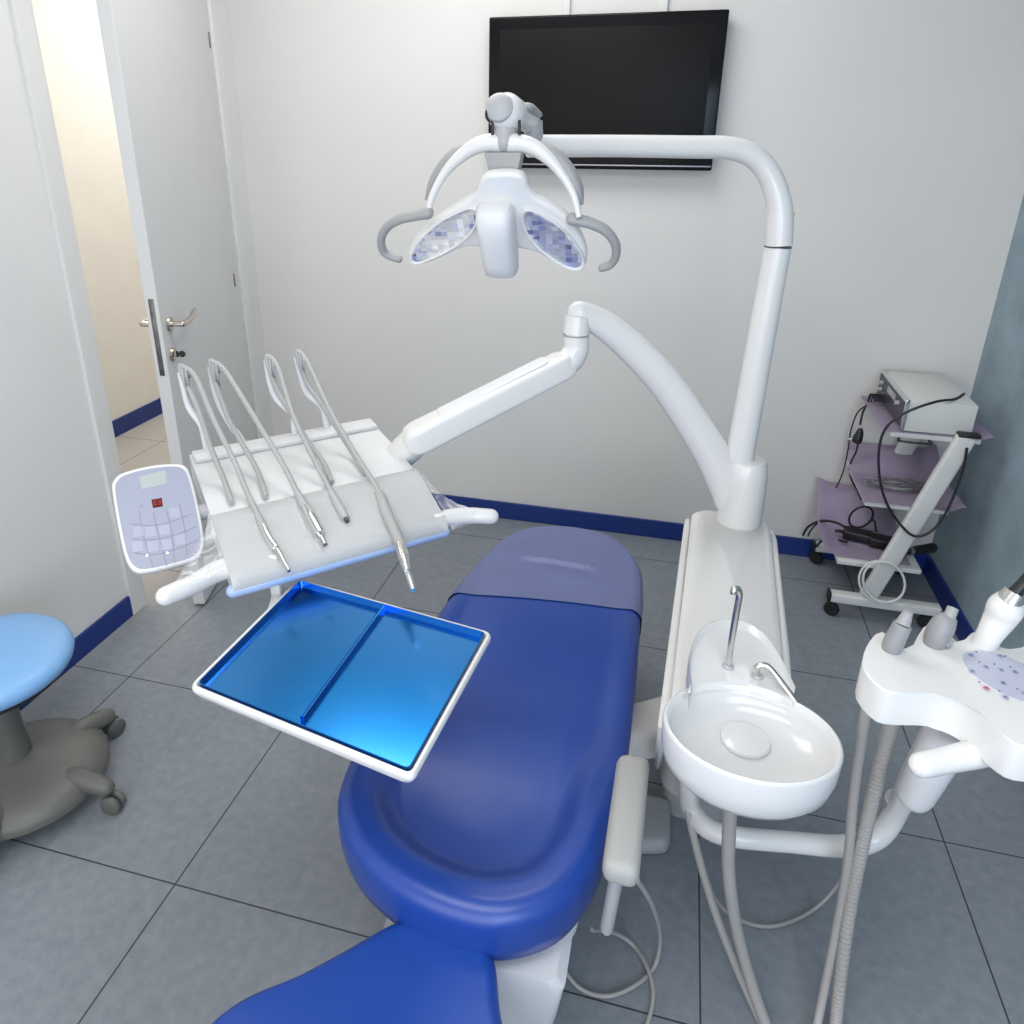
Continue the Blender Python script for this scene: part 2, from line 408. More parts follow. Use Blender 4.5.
# ------------------------------------------------------------------ television
YT = 1.935
tl, tr, brr = P(489, 17, y=YT), P(727, 9, y=YT), P(714, 171, y=YT)
tx0, tx1 = tl.x, (tr.x+brr.x)/2; tz1, tz0 = (tl.z+tr.z)/2, brr.z
tv = thing('television', 'large black flat television mounted high on the grey back wall', 'television', ((tx0+tx1)/2, YB, tz0))
b = new(); rbox(b, (tx1-tx0, .045, tz1-tz0), at((tx0+tx1)/2, YT+.0225, (tz0+tz1)/2), .006); obj('tv_frame', b, M_bezel, tv)
bz = .042
b = new(); box(b, tx0+bz, tx1-bz, YT-.0012, YT+.002, tz0+bz*1.9, tz1-bz, .0005); obj('tv_screen', b, M_screen, tv)
b = new(); box(b, tx0+.004, tx1-.004, YT-.004, YT+.01, tz0+.012, tz0+.017, .001); obj('tv_trim_strip', b, M_tvline, tv)
b = new(); box(b, (tx0+tx1)/2-.2, (tx0+tx1)/2+.2, YT+.045, YB+.0, tz0+.12, tz0+.36, .004); obj('tv_wall_bracket', b, M_black, tv)
for px, lab in ((567, 'white vertical cable cover rising above the television, the left one'), (664, 'white vertical cable cover rising above the television, the right one')):
    q = P(px, 8, y=YB)
    b = new(); box(b, q.x-.013, q.x+.013, YB-.016, YB, tz1-.2, ZC, .003)
    tag(obj('cable_cover', b, M_trim), lab, 'cable cover', 'cable covers above the television')

# ------------------------------------------------------------------ dental chair
CX = 1.345
def pad(outline, zf, th, med, nS=26, edge=.035, keep=None):
    """pillow of an outline (list of V xy), zf(x,y,s) = height of the top, th = thickness"""
    bm = new(); n = len(outline)
    anch = [V((med[0], max(med[1], min(med[2], p.y)))) for p in outline]
    def ringtop(s):
        r = []
        for p, a in zip(outline, anch):
            q = a + (p-a)*s; r.append((q, (p-a).length*(1-s)))
        return r
    rings = []
    S = [i/nS for i in range(1, nS+1)]
    S = [.05] + [t for t in [1-(1-s)**1.5 for s in S] if t > .06]
    for s in S:
        r = []
        for q, d in ringtop(s):
            dz = 0
            if d < edge: k = (edge-d)/edge; dz = edge*(1-math.sqrt(max(0, 1-k*k)))
            r.append(V((q.x, q.y, zf(q.x, q.y, s)-dz)))
        rings.append(r)
    lo = []
    for k, s in ((.5, 1.0), (.85, .985), (1, .94), (1, .02)):
        r = []
        for p, a in zip(outline, anch):
            q = a+(p-a)*s; zt = zf(p.x, p.y, 1)-edge
            r.append(V((q.x, q.y, zt-(th-edge)*k)))
        lo.append(r)
    loft(bm, rings+lo)
    bmesh.ops.triangulate(bm, faces=[f for f in bm.faces if len(f.verts) > 4])
    return bm
lerp = lambda a, b_, t: a+(b_-a)*t
def sm(a, b_, x):
    t = max(0, min(1, (x-a)/(b_-a))); return t*t*(3-2*t)
ol = [V(p) for p in [(1.335, 1.088), (1.235, 1.055), (1.165, .975), (1.117, .80), (1.091, .62), (1.075, .35), (1.076, .12), (1.080, -.02), (1.103, -.11), (1.165, -.185), (1.255, -.235), (1.355, -.256), (1.445, -.249), (1.525, -.20), (1.572, -.115), (1.594, -.01), (1.606, .15), (1.608, .4), (1.604, .65), (1.600, .80), (1.578, .945), (1.505, 1.055), (1.425, 1.085)]]
ol = cat(ol, 6, True)
def zseat(x, y, s):
    rim = .036*sm(.58, .80, s)*sm(.25, .0, y)
    side = .012*sm(.7, .9, s)*sm(.9, .3, y)*(1-sm(.2, 0, y))
    dish = -.010*sm(.35, .0, y)*(1-sm(.3, .75, s))
    crown = .012*(1-((x-CX)/.27)**2)*sm(.2, .6, y)
    return .490 + rim + side + dish + crown + .012*math.exp(-((y-.12)/.13)**2)*(1-sm(.5, .8, s))
chair = thing('dental_chair', 'royal blue reclined dental patient chair with raised rim and white underframe', 'dental chair', (CX, .2, 0))
seat = obj('seat', pad(ol, zseat, .115, (CX, .02, .82), 40), M_vinyl, chair, angle=60)
# foot cover : thin film over the foot end, with two creases
def zcov(x, y, s):
    z = zseat(x, y, s)+.003
    for y0, sl, x0, h, wd in ((.845, -.03, 1.34, .010, .010), (.785, -.09, 1.37, .010, .010)):
        yy = y0+sl*(x-CX); z += h*math.exp(-((y-yy)/wd)**2)*sm(.19, .12, abs(x-x0))
    return z
oc = [CV for CV in [V((CX+(p.x-CX)*1.012, p.y+.003)) for p in ol]]
bmc = pad(oc, zcov, .112, (CX, .02, .82), 70)
bmesh.ops.bisect_plane(bmc, geom=bmc.verts[:]+bmc.edges[:]+bmc.faces[:], plane_co=(CX, .648, .5), plane_no=(-.10, 1, 0), clear_inner=True)
bmesh.ops.delete(bmc, geom=[f for f in bmc.faces if f.normal.z < -.9 and f.calc_center_median().z < .42], context='FACES')
tag(obj('foot_cover', bmc, M_cover, None, angle=60), 'blue-grey clear protective cover stretched over the foot end of the dental chair', 'protective cover')
# backrest, lying nearly flat, towards the head end
ob = [V(p) for p in [(1.322, -.216), (1.385, -.219), (1.432, -.248), (1.466, -.335), (1.52, -.42), (1.572, -.50), (1.60, -.62), (1.595, -.80), (1.55, -.95), (1.44, -1.03), (1.322, -1.045), (1.20, -1.03), (1.09, -.95), (1.035, -.80), (1.03, -.62), (1.062, -.445), (1.148, -.355), (1.203, -.295), (1.246, -.246), (1.277, -.225)]]
ob = cat(ob, 6, True)
def zback(x, y, s): return .443 + .10*(-y-.25)*.5 + .012*sm(.5, .9, s)*sm(-.35, -.6, y)
obj('backrest', pad(ob, zback, .075, (CX, -.85, -.36), 24, edge=.022), M_vinyl2, chair, angle=60)
# white seat shell
def ringrect(x0, x1, y0, y1, z, r, k=6):
    out = []
    for (cx, cy, a0) in ((x1-r, y1-r, 0), (x0+r, y1-r, 90), (x0+r, y0+r, 180), (x1-r, y0+r, 270)):
        for i in range(k+1):
            a = math.radians(a0+90*i/k); out.append(V((cx+r*math.cos(a), cy+r*math.sin(a), z)))
    return out
b = new(); loft(b, [ringrect(1.15, 1.55, -.165, .45, .425, .06), ringrect(1.135, 1.555, -.165, .47, .405, .06), ringrect(1.145, 1.55, -.155, .46, .34, .06), ringrect(1.20, 1.51, -.11, .42, .30, .06), ringrect(1.21, 1.50, -.09, .40, .29, .05)])
obj('seat_shell', b, M_white2, chair)
b = new(); loft(b, [ringrect(1.28, 1.53, -.235, -.06, .385, .02), ringrect(1.28, 1.545, -.235, -.06, .365, .02), ringrect(1.285, 1.535, -.225, -.06, .28, .02), ringrect(1.30, 1.52, -.20, -.06, .16, .02), ringrect(1.31, 1.51, -.19, -.06, .08, .02)])
obj('backrest_bracket', b, M_white2, chair)
b = new(); loft(b, [ringrect(1.24, 1.42, -.05, .33, .30, .05), ringrect(1.23, 1.43, -.07, .36, .16, .05), ringrect(1.22, 1.44, -.08, .38, .075, .05)])
obj('pedestal', b, M_white2, chair)
b = new(); loft(b, [ringrect(1.13, 1.50, -.15, .85, .0, .09), ringrect(1.13, 1.50, -.15, .85, .05, .09), ringrect(1.15, 1.48, -.13, .83, .075, .08)])
obj('base_plate', b, M_lgrey, chair)
# armrest
ZA = .62
q = [P(618, 750, z=ZA), P(651, 753, z=ZA), P(640, 874, z=ZA), P(602, 864, z=ZA)]
b = new(); hexa(b, [p-V((0, 0, .045)) for p in reversed(q)], list(reversed(q)), .017, 4)
arm = obj('armrest', b, M_arm, chair)
pa = P(618, 870, z=.575); pb = P(607, 926, z=.41)
b = new(); tube(b, [pa, pb], .016, sub=1, ratio=.7); obj('armrest_post', b, M_lgrey, chair)
# link beam from the chair to the unit
b = new(); hexa(b, [V((1.50, .33, .25)), V((1.72, .44, .25)), V((1.72, .61, .25)), V((1.50, .46, .25))], [V((1.50, .34, .335)), V((1.72, .45, .335)), V((1.72, .60, .335)), V((1.50, .45, .335))], .02, 3)
obj('link_beam', b, M_white, chair)

# ------------------------------------------------------------------ dental unit (cabinet + column)
unit = thing('dental_unit', 'white glossy dental unit cabinet with column between chair and cart', 'dental unit', (1.77, .5, 0))
PY = .85                                   # depth of the column
pc = V((1.820, PY, 0))
def yaw(bm, a=math.radians(-2.8), o=V((1.79, .5, 0))):
    bmesh.ops.transform(bm, matrix=Matrix.Translation(o) @ Matrix.Rotation(a, 4, 'Z') @ Matrix.Translation(-o), verts=bm.verts)
b = new()
loft(b, [ringrect(1.705, 1.880, .30, .84, .27, .04), ringrect(1.690, 1.893, .28, .86, .30, .045), ringrect(1.690, 1.893, .20, .875, .56, .045), ringrect(1.690, 1.893, .10, .900, .67, .045), ringrect(1.692, 1.891, .07, .900, .695, .042), ringrect(1.705, 1.878, .09, .887, .705, .035)])
yaw(b); obj('cabinet_body', b, M_white, unit)
for x0, x1 in ((1.674, 1.691), (1.892, 1.910)):
    b = new(); pts = [V((x0, .34, .30)), V((x0, .90, .30)), V((x0, .915, .58)), V((x0, .90, .665)), V((x0, .82, .684)), V((x0, .35, .680)), V((x0, .07, .66)), V((x0, .09, .60))]
    plate(b, pts, V((-1, 0, 0)), x1-x0, .008); yaw(b); obj('side_panel', b, M_white, unit)
b = new(); loft(b, [ringrect(1.70, 1.87, .50, .86, .0, .05), ringrect(1.70, 1.87, .50, .86, .28, .05)]); yaw(b); obj('plinth', b, M_lgrey, unit)
b = new(); lathe(b, [(.055, .695), (.057, .72), (.0565, .78), (.055, .835), (.051, .868), (.045, .880), (.036, .884)], V((pc.x+.008, PY, 0)), n=36); obj('column_collar', b, M_white, unit)

# ------------------------------------------------------------------ operating lamp with pole and arm
lamp = thing('operating_lamp', 'white dental operating lamp with two mirror reflectors on a tall bent pole', 'lamp', (pc.x, PY, .88))
pz0, pz1 = .88, P(778, 247, y=PY).z
ptop = P(778, 247, y=PY)
b = new(); tube(b, [V((P(742, 440, y=PY).x, PY, pz0)), ptop], [.035, .0298], n=28, sub=1); obj('pole', b, M_white, lamp)
b = new(); tube(b, [ptop-V((0, 0, .0006)), ptop+V((0, 0, .0016))], .0305, n=28, sub=1); obj('swivel_ring', b, M_dsteel, lamp)
armY0 = .60
apx = [(779, 245, .85), (780, 225, .85), (779, 203, .85), (770, 176, .847), (753, 156, .838), (728, 148, .82), (690, 147, .79), (620, 146, .725), (560, 146, .655), (528, 146, .618)]
b = new(); tube(b, [P(x, y, y=yy) for x, y, yy in apx], [.0295, .0295, .0275, .026, .025, .0245, .0238, .0228, .0225, .0225], n=20, sub=6, round_end=False)
obj('lamp_arm', b, M_white, lamp)
b = new(); q = P(792.5, 220, y=PY); rbox(b, (.004, .012, .035), at(q.x, q.y, q.z), .001); obj('clip', b, M_gold, lamp)
Y0 = .50
e0 = P(534, 146, y=.622); e1 = P(533, 121, y=.622)
b = new(); tube(b, [e0, e1], .020, n=20, sub=1); obj('arm_end_post', b, M_lgrey, lamp)
k0 = P(530, 122, y=.622); k1 = P(506, 113, y=Y0+.01)
b = new(); tube(b, [k0, (k0+k1)/2+V((0, 0, .004)), k1], [.022, .027, .037], n=24, sub=6, round_end=True); obj('swivel_link', b, M_white, lamp)
ld = (k1-k0).normalized()
fc = k1 + ld*.031 + V((0, 0, .006))
b = new(); lathe(b, [(.001, .010), (.018, .008), (.027, .001), (.027, -.008)], fc, (V((0, -.85, .35))).normalized(), 24); obj('link_cap', b, M_lgrey, lamp)
sc = (k0*.62+k1*.38)+V((.022, -.006, .012))
b = new(); tube(b, [k0+V((.016, -.012, .014)), (k0+k1)/2+V((.022, -.016, .018))], [.012, .015], n=12, sub=1, round_end=True, ratio=.6); obj('link_grip', b, M_grey, lamp)
# plane of the head
Ln = V((.04, -.86, -.50)).normalized(); LP = P(500, 215, y=Y0)
def H(px, py, off=0): return PP(px, py, LP + Ln*0, Ln) + Ln*off
ex = V((1, 0, 0)) - Ln*Ln.x; ex.normalize(); ey = Ln.cross(ex); ey = ey if ey.z > 0 else -ey
yv = V((0, 0, 1))
Pn0 = P(505, 150, y=Y0)
b = new(); tube(b, [P(505, 120, y=Y0+.012), P(505, 132, y=Y0+.006), P(505, 142, y=Y0-.006)], [.025, .0245, .020], n=24, sub=5, round_end=True); obj('neck_post', b, M_lgrey, lamp)
for px in (492.5, 519.5):
    b = new(); tube(b, [P(px, 120, y=Y0-.015), P(px, 135, y=Y0-.015)], .0028, n=8, sub=1); obj('black_seal', b, M_black, lamp)
b = new(); tube(b, [P(490, 122, y=Y0-.02), P(486.5, 117, y=Y0-.03), P(487, 109, y=Y0-.02), P(490, 105, y=Y0)], .0025, n=8); obj('black_lead', b, M_black, lamp)
# yoke
yk = [(428, 214), (432, 197), (444, 174), (462, 155), (482, 144), (505, 143), (528, 145), (547, 157), (563, 176), (574, 196), (579, 217)]
b = new(); tube(b, [P(x, y, y=Y0-.005) for x, y in yk], [.006, .0075, .009, .013, .0165, .018, .0165, .013, .009, .0075, .006], n=16, sub=6, up=V((0, -1, 0)), ratio=1.0); obj('yoke', b, M_white, lamp)
for seg in ([(426.5, 200), (434, 181), (446, 164), (460, 151), (472, 144)], [(541, 144), (554, 153), (567, 168), (577, 187), (581.5, 205)]):
    b = new(); tube(b, [P(x, y, y=Y0+.012) for x, y in seg], [.004, .010, .013, .012, .004] , n=14, sub=6, up=V((0, -1, 0)), ratio=1.5); obj('yoke_cover', b, M_grey, lamp)
b = new(); loft(b, [[P(x, 152, y=Y0)+V((0, dy, 0)) for x, dy in ((486, -.02), (524, -.02), (522, .03), (488, .03))], [P(x, 176, y=Y0-.0)+V((0, dy, 0)) for x, dy in ((492, -.02), (519, -.02), (517, .03), (494, .03))]])
bev(b, b.edges[:], .004, 2); obj('tilt_joint', b, M_grey, lamp)
shell = [(479, 182), (486, 175.5), (505, 173.5), (520, 175.5), (526, 182), (529, 190), (536, 198), (549, 205), (566, 217), (579, 233), (586, 250), (586.5, 263), (580, 270), (567, 269), (552, 262), (537, 254), (520, 250), (500, 249), (480, 248), (462, 249), (445, 257), (426, 264.5), (413, 265), (407.5, 258), (410, 248), (420, 233), (437, 219), (455, 207), (469, 199), (476, 191)]
sp_ = cat([H(*q) for q in shell], 3, True)
b = new(); plate2(b, sp_, Ln, .026, .010); obj('lamp_shell', b, M_white, lamp)
refl = [[(410.5, 259), (414, 249), (424, 235), (440, 221), (458, 211), (470, 206.5), (477.5, 209.5), (477, 222), (468, 235), (452, 247), (432, 257), (417, 262)],
        [(522.5, 219), (524, 210), (531, 208.5), (545, 215), (561, 226), (575, 241), (583.5, 256), (583, 266), (574, 268), (560, 262), (543, 250), (529, 235)]]
for rf in refl:
    pts = cat([H(x, y, .006) for x, y in rf], 4, True)
    cc = sum(pts, V((0, 0, 0)))/len(pts)
    b = new(); rr = []
    for s, dpt in ((1.03, -.006), (1.03, .0035), (1.0, .005), (.95, .0035), (.93, 0.001), (.8, -.001), (.5, -.0025), (.1, -.003)):
        rr.append([cc+(p-cc)*s+Ln*(dpt-.002) for p in pts])
    mbm = new(); loft(mbm, rr[4:], True, False, True); loft(b, rr[:5], True, False, False)
    rim = obj('reflector_rim', b, M_white2, lamp, angle=30)
    mo = obj('reflector', mbm, M_mirror, rim, smooth=False)
# centre body
cap = []
for t, wd, th in ((1.0, .45, .2), (.96, .80, .55), (.85, .97, .8), (.6, 1, 1), (.3, 1, 1.05), (0, .98, 1.0), (-.5, .97, .95), (-.85, .93, .8), (-.96, .8, .55), (-1, .4, .2)):
    c0 = H(499.5, 236, .014) + ey*(t*.085)
    r = []
    for k in range(28):
        a = 2*PI*k/28; cx_, sy_ = math.cos(a), math.sin(a)
        ce = math.copysign(abs(cx_)**.6, cx_); se = math.copysign(abs(sy_)**.7, sy_)
        r.append(c0 + ex*(ce*wd*.0385) + Ln*(se*th*.040))
    cap.append(r)
b = new(); loft(b, cap); obj('lamp_body', b, M_white2, lamp)
for hs in ([(428, 213), (415, 215.5), (400, 219), (387, 227), (381, 240), (385, 253), (399, 259)], [(572, 219), (590, 223), (606, 231), (615, 243), (616, 255), (611, 264), (602, 268)]):
    b = new(); tube(b, [H(x, y, .0) for x, y in hs], [.012, .0105, .010, .0095, .009, .0085, .008], n=14, sub=6, round_end=True, up=Ln, ratio=1.2); obj('lamp_handle', b, M_lgrey if False else M_grey, lamp)

# ------------------------------------------------------------------ cuspidor
ZB = .79
bc = P(751, 729, z=ZB); RB = .1335
cusp = thing('cuspidor', 'white round spittoon basin with two steel spouts in front of the unit', 'basin', (bc.x, bc.y, ZB-.085))
b = new()
prof = [(.001, -.104), (.07, -.103), (.100, -.094), (.112, -.088), (.127, -.070), (.1325, -.045), (RB, -.006), (RB-.002, -.001), (RB-.005, 0), (RB-.008, -.002), (.121, -.018), (.113, -.032), (.094, -.042), (.05, -.046), (.001, -.047)]
EY = .80
lathe(b, prof, V((bc.x, bc.y, ZB)), n=72)
for v in b.verts: v.co.y = bc.y + (v.co.y-bc.y)*EY
# back neck of the basin, one moulding with it
neck = [P(x, y, z=ZB+.004) for x, y in [(692, 692), (689, 665), (693, 643), (705, 627), (728, 619), (751, 624), (768, 640), (782, 663), (795, 690)]]
na = cat(neck, 5)
def arcp(p):                                    # front edge of the neck follows the bowl
    return p
fr = []
a0 = math.atan2(na[-1].y-bc.y, na[-1].x-bc.x); a1 = math.atan2(na[0].y-bc.y, na[0].x-bc.x)
for i in range(1, 20):
    a = a0+(a1-a0)*i/20; fr.append(V((bc.x+.122*math.cos(a), bc.y+.122*EY*math.sin(a), ZB+.004)))
nn = len(na); nctr = sum(na, V((0, 0, 0)))/nn
front = []
da = (a0-a1)
while da > PI: da -= 2*PI
while da < -PI: da += 2*PI
for i in range(nn):
    a = a1 + da*i/(nn-1); front.append(V((bc.x+.121*math.cos(a), bc.y+.121*EY*math.sin(a), ZB+.004)))
rows = [[nctr+(p-nctr)*1.03-V((0, 0, .085)) for p in na], [nctr+(p-nctr)*1.03-V((0, 0, .014)) for p in na], [nctr+(p-nctr)*1.012-V((0, 0, .003)) for p in na]]
for t, dz in ((0, .003), (.04, .0065), (.08, .0055), (.13, -.0005), (.18, -.0015), (.6, -.0015), (.95, -.002), (1, -.013)):
    rows.append([lerp(p, q, t)+V((0, 0, dz)) for p, q in zip(na, front)])
loft(b, rows, closed=False)
obj('bowl', b, M_ceramic, cusp, angle=50)
dc = P(745, 740, z=ZB-.043)
b = new(); lathe(b, [(.001, -.004), (.037, -.004), (.0385, 0), (.037, .004), (.030, .0065), (.001, .0085)], dc, n=40); obj('drain_cover', b, M_ceramic, cusp)
f1 = P(728, 667, z=ZB+.002)
t1 = lambda px, py, dy=0: P(px, py, y=f1.y+dy)
b = new(); lathe(b, [(.010, 0), (.010, .003), (.007, .006)], f1, n=16); obj('spout_base', b, M_lgrey, cusp)
b = new(); tube(b, [f1, t1(731, 645), t1(736.5, 612), t1(739.3, 596), t1(738, 589.5, -.004), t1(734.5, 589, -.010), t1(733.5, 594, -.012)], .0056, n=12, sub=6); obj('cup_filler_spout', b, M_steel, cusp)
f2 = P(757, 677, z=ZB+.002)
b = new(); lathe(b, [(.010, 0), (.010, .003), (.007, .006)], f2, n=16); obj('spout_base', b, M_lgrey, cusp)
b = new(); tube(b, [f2, P(756.5, 669, z=ZB+.022), P(760, 665.5, z=ZB+.03), P(768, 667, z=ZB+.03), P(780, 681, z=ZB+.018), P(790, 694, z=ZB+.004), P(797.5, 704.5, z=ZB-.008)], .0056, n=12, sub=6); obj('bowl_rinse_spout', b, M_steel, cusp)

# ------------------------------------------------------------------ instrument console and its arm
con = thing('instrument_console', 'white dentist instrument console with keypad and four whip arms on articulated arm', 'instrument console', (.85, .35, .84))
B0, B1 = P(189, 455, z=.955), P(371, 421, z=.955)
M0, M1 = P(211, 516, z=.93), P(414, 469, z=.93)
F0, F1 = P(231, 578, z=.88), P(443, 520, z=.88)
U = (M1-M0).normalized(); Vf = V((U.y, -U.x, 0)).normalized()
Zu = V((0, 0, 1))
dn1 = (B1-B0).cross(M0-B0).normalized(); dn1 = dn1 if dn1.z > 0 else -dn1
dn2 = (M1-M0).cross(F0-M0).normalized(); dn2 = dn2 if dn2.z > 0 else -dn2
lerp = lambda a, b_, t: a+(b_-a)*t
def deck(px, py, off=.012): return PP(px, py, B0+dn1*off, dn1)
def padp(px, py, off=.012): return PP(px, py, M0+dn2*off, dn2)
def lerp(a, b_, t): return a+(b_-a)*t
def sect(t):
    b_, m_, f_ = lerp(B0, B1, t), lerp(M0, M1, t), lerp(F0, F1, t)
    return [b_-Zu*.055, b_, lerp(b_, m_, .5)+dn1*.002, m_, lerp(m_, f_, .5), f_, f_+Vf*.010-Zu*.020, f_-Vf*.02-Zu*.035, m_-Zu*.065]
b = new(); loft(b, [sect(0), sect(.5), sect(1)])
bev(b, [e for e in b.edges if all(len(v.link_faces) for v in e.verts) and e.calc_face_angle(0) > .5], .008, 3)
obj('console_body', b, M_deck, con)
# padded front mat with paper cover
b = new()
G = []
for i in range(25):
    t = -.005+1.01*i/24; row = []
    for j in range(11):
        s = j/10
        p = lerp(lerp(M0, M1, t), lerp(F0, F1, t), s*1.02)
        h = .010 + .0025*noise.noise(p*28) + .0015*noise.noise(p*70)
        if j == 0: h = .002
        row.append(p+dn2*h)
    p = lerp(F0, F1, t)
    row.append(p+Vf*.018-Zu*.008); row.append(p+Vf*.015-Zu*.022)
    G.append(row)
loft(b, G, closed=False)
r = bmesh.ops.solidify(b, geom=b.faces[:], thickness=.003)
obj('instrument_pad', b, M_paper, con, angle=70)
b = new(); p0, p1 = F0+Vf*.004-Zu*.026, F1+Vf*.004-Zu*.026
tube(b, [p0, p1], .013, n=14, sub=1, round_end=True); obj('front_edge_strip', b, M_pblue, con)
# rear ledge
b = new(); c0 = (lerp(B0, B1, .5)); rbox(b, ((B1-B0).length*.98, .05, .012), frame(c0+Vf*.03+Zu*.004, dn1, (B1-B0).normalized()), .004); obj('rear_ledge', b, M_deck, con)
# grips at both ends
hL = [P(232, 566, z=0.877), P(214, 573, z=0.875), P(196, 583, z=0.873), P(178, 591, z=0.873), P(166, 596, z=0.873)]
b = new(); tube(b, hL, [.021, .0205, .019, .0185, .018], n=18, sub=5, round_end=True); gl = obj('grip', b, M_white, con)
hR = [P(436, 521, z=0.877), P(452, 517, z=0.875), P(470, 515.5, z=0.873), P(482, 516, z=0.871), P(491, 516.5, z=0.869)]
b = new(); tube(b, hR, [.017, .019, .018, .0175, .017], n=18, sub=5, round_end=True); obj('grip', b, M_white, con)
# keypad
Kq = P(204, 508, z=.925)
Kn = (Vf*.50 + V((CAM.x-Kq.x, CAM.y-Kq.y, 0)).normalized()*.25 + Zu*.75).normalized()
def K(px, py, off=0): return PP(px, py, Kq, Kn)+Kn*off
ko = [(112, 490), (114, 479), (123, 472), (148, 465.5), (172, 463), (185, 465.5), (191, 476), (198, 503), (203.5, 533), (203, 550), (195, 560), (170, 567.5), (147, 572.5), (135, 571.5), (126, 560), (119, 532)]
b = new(); plate2(b, cat([K(*q) for q in ko], 3, True), Kn, .020, .006); kp_ = obj('keypad', b, M_white, con)
cx_, cy_ = 158, 518
ki = [(cx_+(x-cx_)*.925, cy_+(y-cy_)*.93) for x, y in ko]
b = new(); plate(b, cat([K(x, y, .0012) for x, y in ki], 4, True), Kn, .002, 0); obj('keypad_face', b, M_key, kp_)
b = new(); plate(b, [K(x, y, .0018) for x, y in ((139, 477), (165, 470.5), (167, 484), (142, 490))], Kn, .001, 0); obj('keypad_label', b, M_keypale, kp_)
def strip(bm, pts, wd, off):
    pts = [K(x, y, off) for x, y in pts]
    tube(bm, pts, wd, n=6, sub=4, up=Kn, ratio=.3)
b = new()
for ln_ in ([(139, 511), (143, 534), (153, 567)], [(153, 512), (158, 533), (167, 566)], [(166, 510), (171, 530), (175, 563)], [(179, 504), (184, 525), (187, 555)],
            [(131, 524), (148, 526), (168, 523), (192, 514)], [(132, 539), (150, 540), (172, 536), (196, 527)], [(135, 553), (152, 555), (174, 550), (199, 540)]):
    strip(b, ln_, .0009, .0014)
obj('keypad_lines', b, M_keyl, kp_)
for (x, y) in ((150, 532), (164, 530), (152, 547), (166, 545), (137, 547), (138, 532), (180, 540), (174, 513)):
    b = new(); plate(b, [K(x+dx, y+dy, .0016) for dx, dy in ((-5.5, -4.5), (5, -6), (6.5, 4), (-4, 5.5))], Kn, .001, 0); obj('key_window', b, M_keyb, kp_)
b = new(); plate(b, [K(x, y, .002) for x, y in ((151.4, 500), (161.6, 498.2), (163, 506.5), (153, 508.2))], Kn, .0015, 0); dsp = obj('red_display', b, M_disp, kp_)
b = new()
def seg7(bm, ox, oy, on):
    L = {'a': (0, 0, 2.1, 0), 'b': (2.1, 0, 2.3, 2), 'c': (2.3, 2, 2.5, 4), 'd': (.5, 4.2, 2.5, 4), 'e': (.3, 2.1, .5, 4.2), 'f': (0, 0, .3, 2.1), 'g': (.3, 2.1, 2.3, 2)}
    for s in on:
        x0, y0, x1, y1 = L[s]
        tube(bm, [K(ox+x0, oy+y0-.18*x0, .0024), K(ox+x1, oy+y1-.18*x1, .0024)], .00045, n=5, sub=1)
seg7(b, 153.7, 501.5, 'abcdef'); seg7(b, 158, 500.8, 'abgcd')
obj('display_digits', b, M_digit, dsp)
for (x, y) in ((147, 555.5), (167.3, 553)):
    b = new(); lathe(b, [(.0005, .0025), (.0022, .0022), (.0028, .0012)], K(x, y), Kn, 10); obj('indicator_lamp', b, M_dot, kp_)
b = new(); lathe(b, [(.0005, .002), (.0013, .002), (.0013, .001)], K(141.5, 506), Kn, 8); obj('keypad_dot', b, M_dotd, kp_)
b = new(); tube(b, [Kq-Kn*.024-U*.03, Kq-Kn*.026+U*.06], .017, n=18, sub=1, round_end=True); obj('keypad_stub', b, M_lgrey, con)
# arms: riser from the column, elbow, sprung arm
el = P(577, 322, y=.74)
rz = [P(733, 500, y=PY-.005), P(716, 462, y=.84), P(694, 425, y=.83), P(665, 383, y=.81), P(632, 348, y=.785), P(603, 324, y=.76), P(580, 313, y=.74)]
b = new(); tube(b, rz, [.048, .046, .044, .042, .039, .035, .031], n=22, sub=6, ratio=.72, up=V((0, -1, 0)), round_end=True); obj('riser_arm', b, M_white, con)
eb = P(576, 334, y=.735); et = P(578, 316, y=.74); 
b = new(); tube(b, [et, eb], .031, n=24, sub=1); obj('elbow', b, M_white, con)
b = new(); tube(b, [eb+V((0, 0, .0005)), eb-V((0, 0, .003))], .0315, n=24, sub=1); obj('elbow_ring', b, M_grey, con)
e2 = P(573, 356, y=.725)
b = new(); tube(b, [eb-V((0, 0, .003)), P(576, 349, y=.735), P(570, 360, y=.722), P(560, 367, y=.71)], [.030, .031, .032, .031], n=22, sub=5, round_end=True); obj('elbow_joint', b, M_white, con)
en = P(418, 438, z=.985)
st = P(561, 366, y=.71)
ad = (en-st); al = ad.length; adn = ad.normalized()
mid = (st+en)/2
nb = adn.cross(V((0, 0, 1))).normalized(); ub = nb.cross(adn).normalized()
def srect(c, hw_, hh_, k=36, e=.38):
    out = []
    for i in range(k):
        t = 2*PI*i/k; out.append(c + nb*(hw_*math.copysign(abs(math.cos(t))**e, math.cos(t))) + ub*(hh_*math.copysign(abs(math.sin(t))**e, math.sin(t))))
    return out
b = new(); loft(b, [srect(st-adn*o_, w_, h_) for o_, w_, h_ in ((.036, .010, .010), (.032, .022, .020), (.018, .031, .028), (0, .034, .031))] + [srect(lerp(st, en, t), .034+.003*t, .031+.004*t) for t in (.1, .5, .9)] + [srect(en+adn*o_, w_, h_) for o_, w_, h_ in ((0, .037, .035), (.018, .034, .031), (.032, .024, .020), (.036, .010, .010))])
obj('sprung_arm', b, M_white, con)
b = new(); loft(b, [srect(lerp(st, en, t)+ub*.030, w_, .007, 28) for t, w_ in ((.08, .018), (.10, .024), (.80, .025), (.82, .019))]); obj('arm_cover', b, M_white2, con)
jb = P(398, 458, z=.915)
